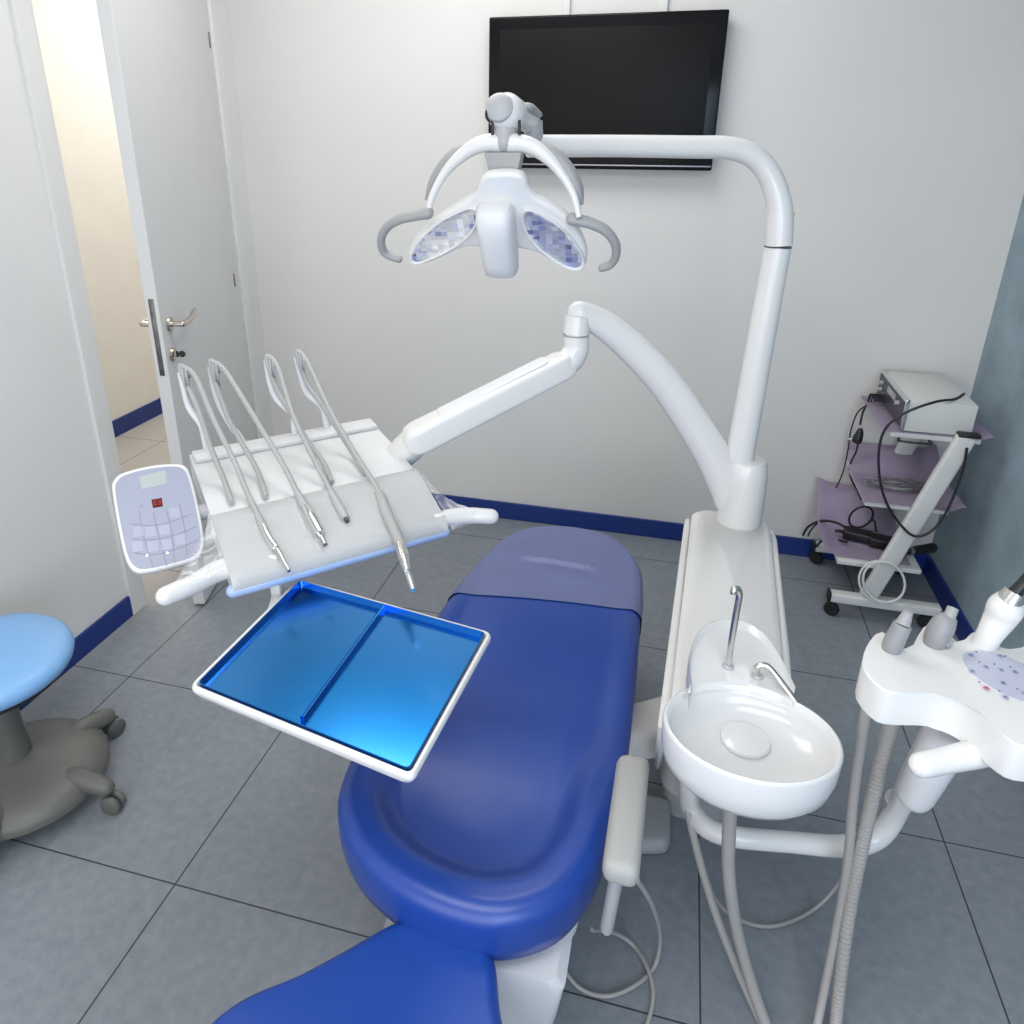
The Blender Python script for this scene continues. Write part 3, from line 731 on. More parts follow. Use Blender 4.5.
b = new(); tube(b, [en, (en+jb)/2, jb], [.036, .038, .036], n=20, sub=4, round_end=True); obj('console_knuckle', b, M_white, con)
# whip arms (pulley at the tip)
NU = V((U.x, U.y, 0)).normalized()
whips = [  # base px, mid, tip, pulley, hose from deck, outgoing hose, tool
 dict(b=(208, 453), m=[(205, 440), (201, 425), (189, 408), (184, 390)], t=(180, 374), p=(186, 377)),
 dict(b=(245, 447), m=[(239, 436), (232, 427), (222, 410), (215, 393)], t=(210, 368), p=(216, 372)),
 dict(b=(296, 438), m=[(294, 425), (292, 414), (277, 400), (270, 384)], t=(266, 362), p=(272, 367)),
 dict(b=(328, 432), m=[(325, 418), (322, 407), (307, 394), (301, 378)], t=(296, 358), p=(302, 362)),
]
tips = []
for wd in whips:
    p0 = deck(wd['b'][0], wd['b'][1], .0)
    f = lambda q, p0=p0: PP(q[0], q[1], p0, NU) if abs(ray(*q).normalized().dot(NU)) > .25 else P(q[0], q[1], y=p0.y)
    pts = [p0] + [P(q[0], q[1], y=p0.y-.00) for q in wd['m']] + [P(wd['t'][0], wd['t'][1], y=p0.y)]
    b = new(); tube(b, pts, [.0085, .008, .0075, .007, .0065, .006], n=12, sub=5, round_end=True); wa = obj('whip_arm', b, M_white2, con)
    pp = P(wd['p'][0], wd['p'][1], y=p0.y-.012)
    ax = (V((U.x, U.y, 0)) + V((.12, -.20, .05))).normalized()
    b = new(); lathe(b, [(.006, -.006), (.024, -.005), (.0245, -.003), (.020, 0), (.0245, .003), (.024, .005), (.006, .006)], pp, ax, 24)
    b.transform(Matrix.Translation(pp) @ Matrix.Diagonal((1, 1, 1.0, 1)) @ Matrix.Translation(-pp))
    obj('pulley', b, M_lgrey, wa)
    b = new(); lathe(b, [(.001, -.009), (.004, -.009), (.004, .009), (.001, .009)], pp, ax, 12)
    q0 = pp+V((.004, -.004, -.024)); tube(b, [q0, q0+V((.004, -.004, -.02))], .004, n=8, sub=1)
    obj('pulley_pin', b, M_dsteel, wa)
    tips.append(pp)

# handpieces with hoses (each a thing of its own)
def handpiece(name, label, i, back, over, lay, parts):
    """back: pixels from deck to the pulley, over: pixels in the air, lay: pixels resting on the pad, parts: tool pieces"""
    pp = tips[i]
    root = thing(name, label, 'dental handpiece', lay[-1][2] if False else padp(*lay[-1]), 'handpieces on the instrument console')
    top = pp+V((0, 0, .022))
    bk = [deck(*back[0], off=.008)]+chain(back[1:], deck(*back[1], off=.02), pp)[0:]
    l0 = padp(*lay[0])
    fw = chain([over[0]]+over[1:]+[lay[0]], top, l0)
    pts = bk+[pp+V((-.012, 0, .018)), top]+fw[1:]+[padp(*q) for q in lay[1:]]
    b = new(); tube(b, pts, .0060, n=12, sub=5); obj('hose', b, M_hosel, root)
    prev = None
    for (nm, mt, pix, rad) in parts:
        b = new(); pts = [padp(x, y, o) for x, y, o in pix]
        tube(b, pts, rad, n=16, sub=4 if len(pts) > 2 else 1); obj(nm, b, mt, root)
    return root
handpiece('scaler_handpiece', 'slim chrome-necked handpiece lying leftmost on the console front pad', 0,
    [(232, 503), (224, 480), (211, 448), (200, 415), (192, 395)], [(186, 366), (196, 378), (214, 420), (236, 465)], [(246, 490), (262, 524)],
    [('tool_body', M_hosel, [(258, 516, .012), (263, 527, .012)], [.0075, .009]), ('tool_neck', M_chrome, [(263, 527, .012), (268, 538, .013), (276, 549, .014)], [.0095, .010, .0085]), ('tool_tip', M_steel, [(276, 549, .014), (279, 554, .015), (284, 563, .016), (289, 571, .017)], [.0065, .007, .0048, .0035])])
handpiece('motor_handpiece', 'thick chrome motor handpiece second from left on the console front pad', 1,
    [(266, 497), (257, 470), (240, 440), (228, 418), (220, 396)], [(215, 360), (226, 372), (256, 420), (286, 470)], [(298, 495), (304, 507)],
    [('tool_body', M_lgrey, [(297, 492, .012), (305, 508, .013)], [.0075, .0105]), ('tool_neck', M_chrome, [(305, 508, .014), (311, 519, .015), (320, 535, .016)], [.011, .0135, .0125]), ('tool_tip', M_steel, [(319, 533, .016), (325, 545, .018)], [.0055, .0052])])
handpiece('plain_grey_handpiece', 'short grey handpiece end third from left on the console front pad', 2,
    [(332, 482), (323, 462), (307, 440), (290, 412), (277, 390)], [(272, 357), (279, 370), (293, 415), (312, 455)], [(325, 480), (332, 494)],
    [('tool_body', M_lgrey, [(331, 492, .012), (338, 505, .013), (346, 519, .014)], [.0075, .0098, .0088]), ('tool_tip', M_dsteel, [(345.5, 518.5, .014), (347.5, 521.5, .0145)], [.005, .005])])
handpiece('syringe_handpiece', 'long white-bodied handpiece reaching over the console front edge toward the tray', 3,
    [(365, 474), (352, 452), (335, 425), (320, 402), (308, 385)], [(302, 353), (309, 365), (330, 410), (356, 455)], [(372, 480), (383, 500)],
    [('tool_body', M_hosel, [(378, 492, .012), (382, 500, .013), (386, 512, .016), (397, 536, .026), (405, 558, .036)], [.008, .0115, .012, .011, .0105]), ('tool_neck', M_steel, [(400, 545, .030), (404, 560, .037), (407, 572, .043)], [.0108, .0108, .0075]), ('tool_tip', M_chrome, [(407, 572, .043), (410, 580, .047), (413, 590, .051)], [.0060, .0055, .004])])

# clear wrap film at both ends of the console
b = new()
gA = [K(203, 545, .004), lerp(M0, F0, .15)+dn2*.012]
rows = []
edgeA = [lerp(M0, F0, t)+dn2*.014-U*.004 for t in (.0, .25, .5, .75, 1.0)]
edgeB = [P(198, 538, z=0.925), P(192, 553, z=0.915), P(185, 566, z=0.907), P(176, 580, z=0.901), P(168, 588, z=0.897)]
for i in range(13):
    t = i/12; row = []
    for j in range(17):
        s = j/16*4; k = min(3, int(s)); fz = s-k
        a_ = lerp(edgeA[k], edgeA[k+1], fz); c_ = lerp(edgeB[k], edgeB[k+1], fz)
        p = lerp(a_, c_, t); p = p+Zu*(.006*noise.noise(p*35)*math.sin(PI*t)-.018*math.sin(PI*t)*(1-j/16)); row.append(p)
    rows.append(row)
loft(b, rows, closed=False)
tag(obj('plastic_wrap', b, M_film, angle=80), 'crumpled clear plastic wrap between the console and its left grip', 'plastic wrap', 'clear wrap on the console')
b = new(); rows = []
edgeA = [lerp(M1, F1, t)+dn2*.012+U*.004 for t in (.15, .4, .6, .8, 1.0)]
edgeB = [P(440, 492, z=0.907), P(455, 505, z=0.900), P(476, 511, z=0.893), P(474, 523, z=0.861), P(452, 530, z=0.853)]
for i in range(13):
    t = i/12; row = []
    for j in range(17):
        s = j/16*4; k = min(3, int(s)); fz = s-k
        p = lerp(lerp(edgeA[k], edgeA[k+1], fz), lerp(edgeB[k], edgeB[k+1], fz), t); row.append(p+Zu*(.006*noise.noise(p*40)*math.sin(PI*t)))
    rows.append(row)
loft(b, rows, closed=False)
tag(obj('plastic_wrap', b, M_film, angle=80), 'crumpled clear plastic wrap around the right grip of the console', 'plastic wrap', 'clear wrap on the console')

# ------------------------------------------------------------------ tray holder and tray
ZT = .822
tc = [P(299, 580, z=ZT), P(489, 633, z=ZT), P(411, 774, z=ZT), P(193, 685, z=ZT)]   # far-left, far-right, near-right, near-left
cen = sum(tc, V((0, 0, 0)))/4
tc = [p+(p-cen).normalized()*.007 for p in tc]
tx = ((tc[1]-tc[0])+(tc[2]-tc[3])).normalized(); ty = V((-tx.y, tx.x, 0))
hw = ((tc[1]-tc[0]).length+(tc[2]-tc[3]).length)/4; hh = ((tc[0]-tc[3]).length+(tc[1]-tc[2]).length)/4
def TC(i, s=0, dz=0):
    c_ = tc[i]; d_ = (cen-c_); d_ = V((d_.x, d_.y, 0)).normalized(); return c_+d_*s+V((0, 0, dz))
hold = thing('tray_holder', 'white rectangular tray holder frame hanging under the instrument console', 'tray holder', (cen.x, cen.y, ZT-.03))
def rr4(s, dz, rad=.014, k=5):
    """rounded quad ring"""
    out = []
    q = [TC(i, s, dz) for i in range(4)]
    for i in range(4):
        p, a_, c_ = q[i], q[i-1], q[(i+1) % 4]
        u1 = (a_-p).normalized(); u2 = (c_-p).normalized()
        s0, s1 = p+u1*rad, p+u2*rad
        for j in range(k+1):
            t = j/k; out.append(s0*(1-t)**2+p*2*t*(1-t)+s1*t*t)
    return out
b = new(); loft(b, [rr4(.030, -.026), rr4(.008, -.022), rr4(.0, -.010), rr4(.0, -.004), rr4(.003, 0), rr4(.009, 0, .010), rr4(.011, -.003, .008), rr4(.013, -.012, .008), rr4(.10, -.014)])
obj('holder_frame', b, M_white, hold, angle=50)
b = new(); hs = P(277, 588, z=.82); rbox(b, (.022, .018, .10), at(hs.x, hs.y, .845), .004); tube(b, [V((hs.x, hs.y, .80)), V((hs.x+.03, hs.y-.09, .798))], .012, n=12, sub=1); obj('holder_stem', b, M_white, hold)
tray = thing('instrument_tray', 'shiny blue anodised metal tray with central divider lying in the white holder', 'tray', (cen.x, cen.y, ZT-.012))
b = new(); loft(b, [rr4(.016, -.0115, .008), rr4(.0135, .003, .009), rr4(.0155, .0035, .008), rr4(.019, -.0095, .006), rr4(.10, -.0095, .004)])
obj('tray_pan', b, M_tray, tray, angle=40)
d0, d1 = lerp(TC(0), TC(1), .435), lerp(TC(3), TC(2), .455)
d0 = P(384, 607, z=ZT-.004); d1 = P(302, 720, z=ZT-.004)
dv = (d1-d0); b = new(); rbox(b, (dv.length*.985, .005, .010), frame((d0+d1)/2+V((0, 0, -.002)), V((0, 0, 1)), dv.normalized()), .0015); obj('tray_divider', b, M_tray, tray)

# ------------------------------------------------------------------ assistant console
ZS = .95
asst = thing('assistant_console', 'white assistant console with round icon keypad and tool holders at right edge', 'assistant console', (2.0, .0, .86))
top = [(863, 668), (866, 648), (876, 634), (884, 631.5), (891, 640), (900, 649.5), (911, 648), (918, 636), (927, 624), (938, 622.5), (946, 631), (953, 641), (962, 642), (972, 633), (982, 631), (990, 640), (1000, 648), (1016, 650), (1034, 641), (1052, 638), (1064, 646), (1078, 654), (1090, 650), (1100, 648), (1110, 668), (1104, 705), (1078, 738), (1046, 748), (1016, 744), (994, 726), (974, 708), (952, 697), (930, 693), (908, 692.5), (884, 690)]
tp = cat([P(x, y, z=ZS) for x, y in top], 3, True)
b = new(); plate(b, tp, V((0, 0, 1)), .056, .011, 4); obj('console_body', b, M_white, asst)
kc = P(1012, 678, z=ZS); ka = P(967, 652, z=ZS)
b = new(); kx = .062; ky = .045
kd = (P(1030, 700, z=ZS)-P(960, 660, z=ZS)).normalized()
ky_d = V((-kd.y, kd.x, 0))
def KA(u, v_, o=0): return kc + kd*(u*kx) + ky_d*(v_*ky) + V((0, 0, o))
lathe_pts = [KA(math.cos(2*PI*k/48), math.sin(2*PI*k/48), .0012) for k in range(48)]
plate(b, lathe_pts, V((0, 0, 1)), .002, 0); akp = obj('round_keypad', b, M_key if False else mat('asst_keypad', (.48, .49, .59), .4, var=.02), asst)
br_ = new()
icons = [(971, 656), (1000, 657), (986, 668), (1001, 671), (1015, 673), (972, 672), (1003, 684), (1005, 698), (1024, 694)]
for x, y in icons:
    q = P(x, y, z=ZS); bi = new(); lathe(bi, [(.0018, .0016), (.0018, .0022), (.0042, .0022), (.0042, .0016)], q, n=12); obj('key_icon', bi, M_icon, akp)
for x, y in [(976, 653), (979, 663), (994, 665), (1010, 668), (1005, 657), (979, 683), (999, 692), (1017, 690)]:
    q = P(x, y, z=ZS); bd = new(); lathe(bd, [(.0012, .0016), (.0012, .0022), (.0002, .0023)], q, n=8); obj('key_dot', bd, M_dotd, akp)
q = P(986, 689, z=ZS); lathe(br_, [(.0018, .0016), (.0018, .0022), (.0042, .0022), (.0042, .0016)], q, n=12)
obj('red_key_icon', br_, M_iconr, akp)
g0, g1, g2, g3 = P(1000, 742, z=.89), P(982, 752, z=.885), P(950, 759, z=.88), P(922, 765, z=.878)
b = new(); tube(b, [g0+V((.03, .03, .01)), g0, g1, g2, g3], [.020, .020, .019, .0175, .0165], n=18, sub=5, round_end=True); obj('grip', b, M_white, asst)
s0, s1 = P(952, 728, z=.86), P(916, 794, z=.69)
b = new(); tube(b, [s0, s1], [.032, .027], n=20, sub=1, round_end=True); obj('swivel_socket', b, M_white2, asst)
zt = .36
at_ = [P(690, 760, z=zt+.18), P(689, 786, z=zt+.09), P(691, 808, z=zt+.01), P(707, 828, z=zt), P(735, 837, z=zt), P(790, 842, z=zt), P(845, 846, z=zt), P(878, 836, z=zt+.02), P(898, 808, z=zt+.10), P(914, 772, z=.62), P(944, 712, z=.86)]
b = new(); tube(b, at_, [.020, .020, .020, .020, .020, .020, .021, .0215, .0205, .019, .017], n=18, sub=6); obj('support_tube', b, M_white, asst)
b = new(); tube(b, [P(895, 806, z=.45), P(898, 800, z=.475)], .0225, n=18, sub=1); obj('tube_ring', b, M_lgrey, asst)

def suction(name, label, hose, r_, corr, parts, grp='suction tools in the assistant console'):
    root = thing(name, label, 'suction tool' if 'suction' in name else 'dental handpiece', P(parts[0][2][0][0], parts[0][2][0][1], z=ZS), None)
    if hose:
        pts = cat([P(x, y, z=z) for x, y, z in hose], 64 if corr else 8)
        rr = [r_*(1+(.045 if (i//2) % 2 else -.035)) for i in range(len(pts))] if corr else [r_]*len(pts)
        b = new(); tube(b, pts, rr, n=14, sub=1); obj('hose', b, M_hose, root)
    for nm, mt, pix, rad in parts:
        b = new(); tube(b, [P(x, y, z=z) for x, y, z in pix], rad, n=20, sub=4 if len(pix) > 2 else 1); obj(nm, b, mt, root)
    return root
suction('saliva_suction', 'slim grey suction tip in first notch of the assistant console with smooth hose',
  [(884, 660, .92), (872, 690, .87), (862, 735, .76), (853, 800, .58), (848, 860, .43), (836, 930, .24), (822, 1000, .08), (812, 1050, .015)], .0085, False,
  [('suction_body', M_suct, [(891, 652, .945), (893, 644, .960), (900, 630, .985), (903, 624, .995)], [.0125, .014, .013, .0125]), ('suction_nozzle', M_grey, [(902.5, 625, .994), (906, 617, 1.005), (908.5, 611, 1.015)], [.0105, .008, .0065])])
suction('high_volume_suction', 'stubby grey suction tip in second notch of the assistant console with ribbed hose',
  [(925, 655, .92), (902, 690, .87), (888, 735, .76), (872, 800, .58), (860, 855, .45), (848, 920, .28), (838, 1000, .09), (834, 1050, .02)], .0118, True,
  [('suction_body', M_suct, [(934, 646, .945), (937, 636, .965), (944, 624, .985), (950, 618, .992)], [.0145, .017, .0165, .011]), ('suction_nozzle', M_grey, [(948, 620, .993), (953, 608, 1.008)], [.0082, .0078]), ('suction_lever', M_grey, [(943, 645, .955), (949, 637, .965)], [.008, .009])])
suction('curing_light', 'large white handpiece with steel ring and black tip in third console notch', None, 0, False,
  [('light_body', M_white, [(982, 648, .945), (990, 634, .97), (1000, 618, .995), (1006, 607, 1.015), (1011, 599, 1.03)], [.0165, .0175, .0215, .0235, .018]), ('light_ring', M_steel, [(1008, 603, 1.022), (1016, 592, 1.04)], [.0185, .0150]), ('light_guide', M_black, [(1014, 594, 1.037), (1026, 580, 1.06), (1040, 562, 1.09)], [.0095, .008, .007])])

# ------------------------------------------------------------------ loose hoses and cables on the floor
def hose(name, label, pts, r_, m_, sub=10, cat_='hose', group=None):
    b = new(); tube(b, pts, r_, n=12, sub=sub); return tag(obj(name, b, m_), label, cat_, group)
def Z(*l): return [P(x, y, z=z) for x, y, z in l]
hose('drain_hose', 'thin grey hose dropping from left of the basin to the floor', Z((683, 785, .42), (690, 820, .36), (701, 865, .28), (718, 920, .18), (742, 980, .07), (760, 1020, .014), (775, 1060, .012)), .0085, M_hose, group='hoses under the basin')
hose('drain_hose', 'thick grey hose hanging straight under the basin middle to the floor', Z((731, 800, .66), (729, 830, .56), (729, 875, .42), (737, 930, .25), (752, 985, .10), (768, 1030, .017), (784, 1070, .015)), .0115, M_hose, group='hoses under the basin')
hose('grey_cable', 'thin grey cable looping low between basin and assistant support tube', Z((684, 790, .40), (696, 850, .25), (716, 900, .10), (742, 921, .03), (775, 926, .01), (810, 912, .01), (835, 888, .06), (856, 850, .2), (890, 800, .40), (925, 745, .64), (948, 716, .83)), .0042, M_hose, cat_='cable')
hose('grey_cable', 'thin grey cable forming a round loop on the floor right of the chair end', Z((637, 880, .50), (652, 905, .30), (660, 935, .10), (655, 965, .012), (636, 985, .010), (608, 996, .008), (583, 990, .008), (567, 974, .03), (556, 952, .1)), .0045, M_hose, cat_='cable')
hose('grey_cable', 'thin grey cable curving from armrest post to the bottom picture edge', Z((592, 930, .16), (612, 932, .06), (632, 944, .012), (646, 965, .018), (653, 990, .016), (650, 1015, .010), (638, 1045, .006)), .0045, M_hose, cat_='cable')
pd = thing('foot_pedal', 'grey rounded foot control pedal on the floor behind the armrest', 'foot pedal', (1.63, .41, 0))
b = new(); q = [P(x, y, z=.05) for x, y in ((600, 785), (672, 795), (671, 843), (590, 845))]
hexa(b, [V((p.x, p.y, .0)) for p in reversed(q)], list(reversed(q)), .022, 5); obj('pedal_body', b, M_lgrey if False else mat('pedal_grey', (.36, .37, .38), .5, var=.04), pd)
b = new(); cq = sum(q, V((0, 0, 0)))/4; rbox(b, (.07, .09, .008), at(cq.x-.03, cq.y, .053), .003); obj('pedal_plate', b, M_grey, pd)

# ------------------------------------------------------------------ operator stool
SC = V((.066, .130, 0))
st = thing('operator_stool', 'round sky blue stool on grey five-star castor base at left edge', 'stool', SC)
b = new(); lathe(b, [(.001, .390), (.15, .390), (.175, .397), (.189, .410), (.194, .425), (.190, .438), (.177, .450), (.14, .458), (.08, .462), (.001, .463)], SC-V((.022, 0, 0)), n=64); obj('seat', b, M_stool, st, angle=60)
b = new(); lathe(b, [(.001, .379), (.15, .379), (.170, .385), (.173, .393)], SC-V((.022, 0, 0)), n=48); obj('seat_plate', b, M_black, st)
b = new(); lathe(b, [(.043, .13), (.037, .20), (.035, .382)], SC-V((.02, 0, 0)), n=32); obj('column', b, M_sbase, st)
b = new(); n = 80; rings = []
for (rs, z, flare) in ((1.0, .058, 1), (1.0, .070, 1), (.97, .082, 1), (.88, .098, .8), (.70, .112, .4), (.45, .122, .1), (.27, .130, 0), (.20, .14, 0)):
    rings.append([V((SC.x+.200*rs*math.cos(2*PI*k/n), SC.y+.200*rs*math.sin(2*PI*k/n), z)) for k in range(n)])
loft(b, rings)
obj('base_dome', b, M_sbase, st, angle=60)
a_first = math.atan2(.144-SC.y, .347-SC.x)
def caster(root, loc, dirv, rad, wdt, mt, hood=None):
    pass
for k in range(5):
    a = a_first + k*2*PI/5; d_ = V((math.cos(a), math.sin(a), 0)); s_ = V((-d_.y, d_.x, 0))
    b = new(); tube(b, [SC+d_*.13+V((0, 0, .092)), SC+d_*.16+V((0, 0, .092)), SC+d_*.21+V((0, 0, .082)), SC+d_*.24+V((0, 0, .076))], [.02, .027, .026, .022], n=16, sub=4, round_end=True); lg = obj('star_leg', b, M_sbase, st)
    b = new()
    wc = SC+d_*.252+V((0, 0, .0285))
    for sg in (-1, 1):
        lathe(b, [(.001, -.009), (.022, -.009), (.0275, -.005), (.0285, 0), (.0275, .005), (.022, .009), (.001, .009)], wc+s_*(sg*.012), s_, 24)
    tube(b, [wc-d_*.012+V((0, 0, .012)), wc-d_*.012+V((0, 0, .04))], .008, n=10, sub=1)
    obj('castor', b, M_sbase, lg)

# ------------------------------------------------------------------ cart
cart = thing('equipment_cart', 'white metal trolley with three shelves and slanted posts in the back corner', 'cart', (2.45, 1.78, 0))
YC0, YC1 = 1.575, 1.95
fx0, fx1 = P(828, 603, y=YC0).x, 2.635
for yy in (YC0, YC1):
    b = new(); rbox(b, (fx1-fx0, .042, .035), at((fx0+fx1)/2, yy, .082), .006); ft = obj('foot_bar', b, M_cart, cart)
    b = new(); rbox(b, (.012, .046, .040), at(fx0-.003, yy, .083), .006); obj('foot_cap', b, M_black, ft)
    for xx in (fx0+.02, fx1-.03):
        b = new(); lathe(b, [(.001, -.011), (.022, -.011), (.027, -.006), (.028, 0), (.027, .006), (.022, .011), (.001, .011)], V((xx-.005, yy, .028)), V((.5, 1, 0)).normalized(), 20)
        tube(b, [V((xx, yy, .035)), V((xx, yy, .068))], .008, n=10, sub=1); obj('castor', b, M_black, ft)
lo_, hi_ = P(866, 602, y=YC0), P(967, 436, y=YC0)
for yy in (YC0, YC1):
    A = V((lo_.x, yy+.0, .095)); B = V((hi_.x, yy+.0, hi_.z))
    b = new(); dv = B-A; rbox(b, (dv.length, .030, .062), frame((A+B)/2, V((-dv.z, 0, dv.x)).normalized(), dv.normalized()), .010, 4); po = obj('slanted_post', b, M_cart, cart)
    b = new(); rbox(b, (.066, .034, .014), at(B.x+.004, yy, B.z+.004), .005); obj('post_cap', b, M_black, po)
shelves = []
for (xa, xb, zz) in ((P(891, 434, y=YC0).x, P(983, 441, y=YC0).x, P(930, 438, y=YC0).z), (P(866, 505, y=YC0).x, P(950, 512, y=YC0).x, P(900, 508, y=YC0).z), (P(838, 562, y=YC0).x, P(922, 575, y=YC0).x, P(880, 568, y=YC0).z)):
    b = new(); box(b, xa, xb, YC0+.01, YC1+.015, zz-.012, zz+.006, .003); obj('shelf', b, M_cart, cart); shelves.append((xa, xb, zz+.006))
for i in (0,):
    xa, xb, zz = shelves[i]
    b = new(); tube(b, [V((xa+.03, YC0+.012, zz-.02)), V((xa+.03, YC0-.012, zz-.022)), V((xa+.12, YC0-.012, zz-.022)), V((xa+.12, YC0+.012, zz-.02))], .004, n=8, sub=3); obj('shelf_handle', b, M_black, cart)
# lilac sheets
def sheet(label, i, x0, x1, y0, y1, flap):
    xa, xb, zz = shelves[i]; b = new(); rows = []
    for a in range(25):
        row = []
        for c in range(25):
            u, v_ = a/24, c/24
            x = x0+(x1-x0)*u; y = y0+(y1-y0)*v_
            z = zz+.0025+.0015*noise.noise(V((x*18, y*18, i)))
            dz = flap(x, y)
            row.append(V((x, y, z+dz+.004*noise.noise(V((x*9, y*9, 3+i)))*min(1, abs(dz)*40))))
        rows.append(row)
    loft(b, rows, closed=False); bmesh.ops.solidify(b, geom=b.faces[:], thickness=.001)
    tag(obj('lilac_sheet', b, M_purple, angle=80), label, 'sheet', 'lilac liners on the cart')
xa, xb, zz = shelves[0]
sheet('lilac liner sheet under the device on the top cart shelf', 0, xa-.022, xb+.03, YC0+.005, YC1+.02, lambda x, y: .012*sm(shelves[0][1], shelves[0][1]+.03, x)-.0*x)
xa, xb, zz = shelves[1]
sheet('lilac liner sheet on the middle cart shelf with a grey wire coil on it', 1, xa-.008, xb+.045, YC0-.0, YC1+.03, lambda x, y: .07*sm(YC1-.12, YC1+.03, y)+.02*sm(shelves[1][1], shelves[1][1]+.04, x))
xa, xb, zz = shelves[2]
sheet('lilac liner sheet rising against the wall on the bottom cart shelf', 2, xa-.04, xb-.03, YC0+.03, YC1+.03, lambda x, y: .13*sm(YC1-.18, YC1+.03, y)*(1-sm(xa+.10, xa+.3, x)*.5)+.015*sm(xa+.02, xa-.04, x))
# device on top
dv_ = thing('treatment_device', 'off-white box device with dark control panel on top of the cart', 'medical device', (2.45, 1.78, shelves[0][2]))
zt0 = shelves[0][2]+.005
xb0, xb1 = P(903, 430, y=YC0+.02).x, P(972, 431, y=YC0+.02).x
zt1 = P(905, 400, y=YC0+.02).z
b = new(); hexa(b, [V((xb0, YC0+.015, zt0)), V((xb1, YC0+.015, zt0)), V((xb1, YC1, zt0)), V((xb0, YC1, zt0))], [V((xb0, YC0+.015, zt1)), V((xb1+.0, YC0+.015, zt1)), V((xb1+.0, YC1, zt1)), V((xb0, YC1, zt1))], .004, 2); obj('casing', b, M_box, dv_)
b = new(); box(b, xb0-.012, xb0+.001, YC0+.012, YC1+.004, zt0+.002, zt1+.003, .002); fp = obj('front_panel', b, M_chrome, dv_)
b = new(); box(b, xb0-.0135, xb0-.010, YC0+.022, YC1-.008, zt0+.012, zt1-.008, 0); obj('panel_face', b, M_panel, fp)
b = new(); box(b, xb0-.0145, xb0-.012, YC0+.13, YC0+.24, zt1-.04, zt1-.018, 0); obj('panel_display', b, M_lgrey, fp)
for (yy, zz_) in ((YC1-.06, zt1-.03), (YC1-.06, zt1-.055), (YC0+.08, zt1-.03)):
    b = new(); lathe(b, [(.008, 0), (.008, .012), (.001, .013)], V((xb0-.0135, yy, zz_)), V((-1, 0, 0)), 14); obj('panel_knob', b, M_lgrey, fp)
for yy in (YC1-.07, YC1-.10, YC1-.13):
    b = new(); tube(b, [V((xb0-.013, yy, zt0+.03)), V((xb0-.05, yy, zt0+.03))], .006, n=10, sub=1); obj('cable_plug', b, M_black, fp)
def wire(label, pts, r_, m_=None, name='black_cable', grp=None):
    b = new(); tube(b, pts, r_, n=8, sub=7); return tag(obj(name, b, m_ or M_cable), label, 'cable', grp)
X = lambda *l: [P(x, y, y=yy) for x, y, yy in l]
wire('long black cable draped over the device and hanging in front of the cart post', X((964, 394, 1.72), (955, 399, 1.64), (935, 402, 1.555), (905, 413, 1.54), (886, 428, 1.54), (879, 450, 1.54), (880, 480, 1.54), (887, 504, 1.54), (900, 524, 1.54), (914, 536, 1.53), (930, 532, 1.535), (944, 516, 1.54), (956, 490, 1.545), (964, 465, 1.55), (967, 448, 1.553)), .0045)
q = V((xb0-.05, YC1-.10, zt0+.03))
wire('thin black cable falling from the device to the bottom lilac sheet', [q]+X((870, 403, 1.90), (858, 412, 1.92), (851, 430, 1.93), (848, 450, 1.93), (843, 472, 1.93), (836, 488, 1.93)), .0028)
plug = thing('power_plug', 'black power plug hanging on cables left of the middle cart shelf', 'plug', P(859, 437, y=1.88))
b = new(); c_ = P(859, 436, y=1.88); tube(b, [c_+V((0, 0, .03)), c_+V((0, 0, .012)), c_-V((.004, 0, .016)), c_-V((.006, 0, .026))], [.008, .014, .019, .016], n=14, sub=4); obj('plug_body', b, M_black, plug)
b = new(); tube(b, [c_-V((.01, 0, .012)), c_-V((.034, 0, .016))], .004, n=8, sub=1); obj('plug_pin', b, M_steel, plug)
wire('black cable running from the device front down to the hanging plug', [V((xb0-.05, YC1-.07, zt0+.03))]+X((868, 402, 1.90), (863, 412, 1.89), (860, 425, 1.88)), .004)
wire('black cable running from the hanging plug down past the middle shelf', X((858, 443, 1.88), (856, 452, 1.88), (850, 465, 1.88), (851, 478, 1.90), (858, 492, 1.91), (862, 502, 1.92)), .0035)
# grey wire coil on middle shelf
xa, xb, zz = shelves[1]
b = new()
cc = P(896, 486, z=zz+.012)
for k in range(7):
    a_, bb_ = .075+.012*(k % 3)+random.uniform(-.01, .012), .028+random.uniform(-.008, .010)
    o_ = V((random.uniform(-.012, .012), random.uniform(-.015, .015), .003+k*.0022)); pts = []
    for t in range(17):
        an = 2*PI*t/16; pts.append(cc+o_+V((a_*math.cos(an), bb_*math.sin(an)+.2*bb_*math.sin(2*an), .004*math.sin(3*an+k))))
    tube(b, pts, .0022, n=6, sub=3)
pts = [cc+V((-.08, 0, .01)), cc+V((-.11, .01, .008)), cc+V((-.115, -.02, .006)), cc+V((-.08, -.035, .006))]
tube(b, pts, .0022, n=6, sub=4)
tag(obj('wire_coil', b, mat('grey_wire', (.22, .21, .22), .35, metal=.3, var=.2)), 'loose coil of thin grey wire lying on the middle cart shelf', 'wire coil')
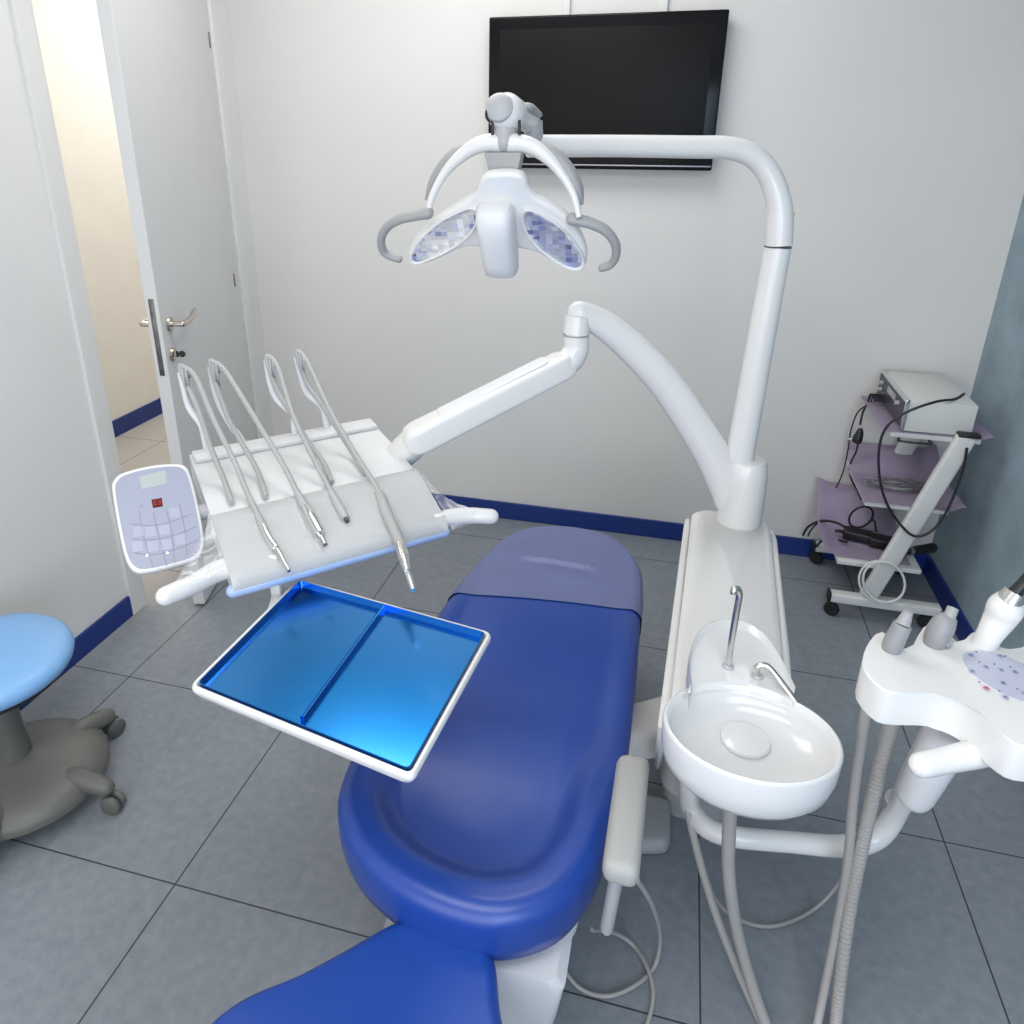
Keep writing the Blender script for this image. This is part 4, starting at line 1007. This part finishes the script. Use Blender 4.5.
# adapters on bottom shelf
xa, xb, zz = shelves[2]
for (px, py, sx, sy, rz_, lab) in ((858, 534, .10, .055, -.25, 'black power adapter brick on the bottom shelf, left of the slanted post'), (884, 541, .10, .06, -.2, 'black power adapter brick on the bottom shelf, close behind the slanted post')):
    c_ = P(px, py, z=zz+.03)
    ad_ = thing('power_adapter', lab, 'power adapter', (c_.x, c_.y, zz+.006), 'power adapters on the cart')
    b = new(); rbox(b, (sx, sy, .036), at(c_.x, c_.y, zz+.026, rz_), .007); obj('adapter_body', b, M_black, ad_)
    b = new(); e_ = V((c_.x-sx/2*math.cos(rz_), c_.y-sx/2*math.sin(rz_), zz+.026)); tube(b, [e_, e_-V((.03, 0, 0))], [.008, .005], n=10, sub=1); obj('strain_relief', b, M_black, ad_)
c_ = P(900, 552, z=zz+.035); c2 = P(932, 548, z=zz+.03)
hp_ = thing('black_tool', 'long black handheld tool sticking out right of the bottom cart shelf', 'handheld tool', (c_.x, c_.y, zz+.01))
b = new(); tube(b, [c_, lerp(c_, c2, .5), c2], [.012, .016, .019], n=14, sub=4, round_end=True); obj('tool_handle', b, M_black, hp_)
b = new(); tube(b, [lerp(c_, c2, .25), lerp(c_, c2, .36)], .0165, n=14, sub=1); obj('tool_ring', b, M_steel, hp_)
wire('black cable arching from the floor onto the adapters of the bottom shelf', X((803, 535, 1.97), (808, 527, 1.92), (820, 521, 1.82), (834, 522, 1.74), (845, 527, 1.70)), .005)
wire('second black cable behind the arching one at the bottom shelf', X((808, 536, 1.98), (811, 530, 1.93), (818, 523, 1.84), (828, 521, 1.78)), .0035)
wire('black cable bending low over the castor to the bottom shelf', X((816, 548, 1.95), (822, 541, 1.86), (836, 540, 1.76), (847, 542, 1.68)), .0045)
lp_ = []
for t in range(13):
    an = PI*.2+2*PI*t/12*1.05; lp_.append((861+12*math.cos(an), 517+10*math.sin(an)-.25*12*math.cos(an), 1.80+.02*math.sin(an)))
wire('black cable tied in a standing loop above the power adapters', X(*lp_)+X((874, 520, 1.78), (876, 532, 1.76)), .004)
# white cable loop on post
b = new(); 
for k in range(2):
    pts = []
    for t in range(21):
        an = 2*PI*t/20; pts.append(P(882+(23-2*k)*math.cos(an)+k*2, 582+(21-k)*math.sin(an)+5*math.cos(an)*.5, y=YC0-.03-.012*k-.01*math.sin(an)))
    tube(b, pts, .0042, n=8, sub=3)
tag(obj('white_cable_loop', b, M_cart), 'white cable wound in a ring around the foot of the slanted cart post', 'cable')
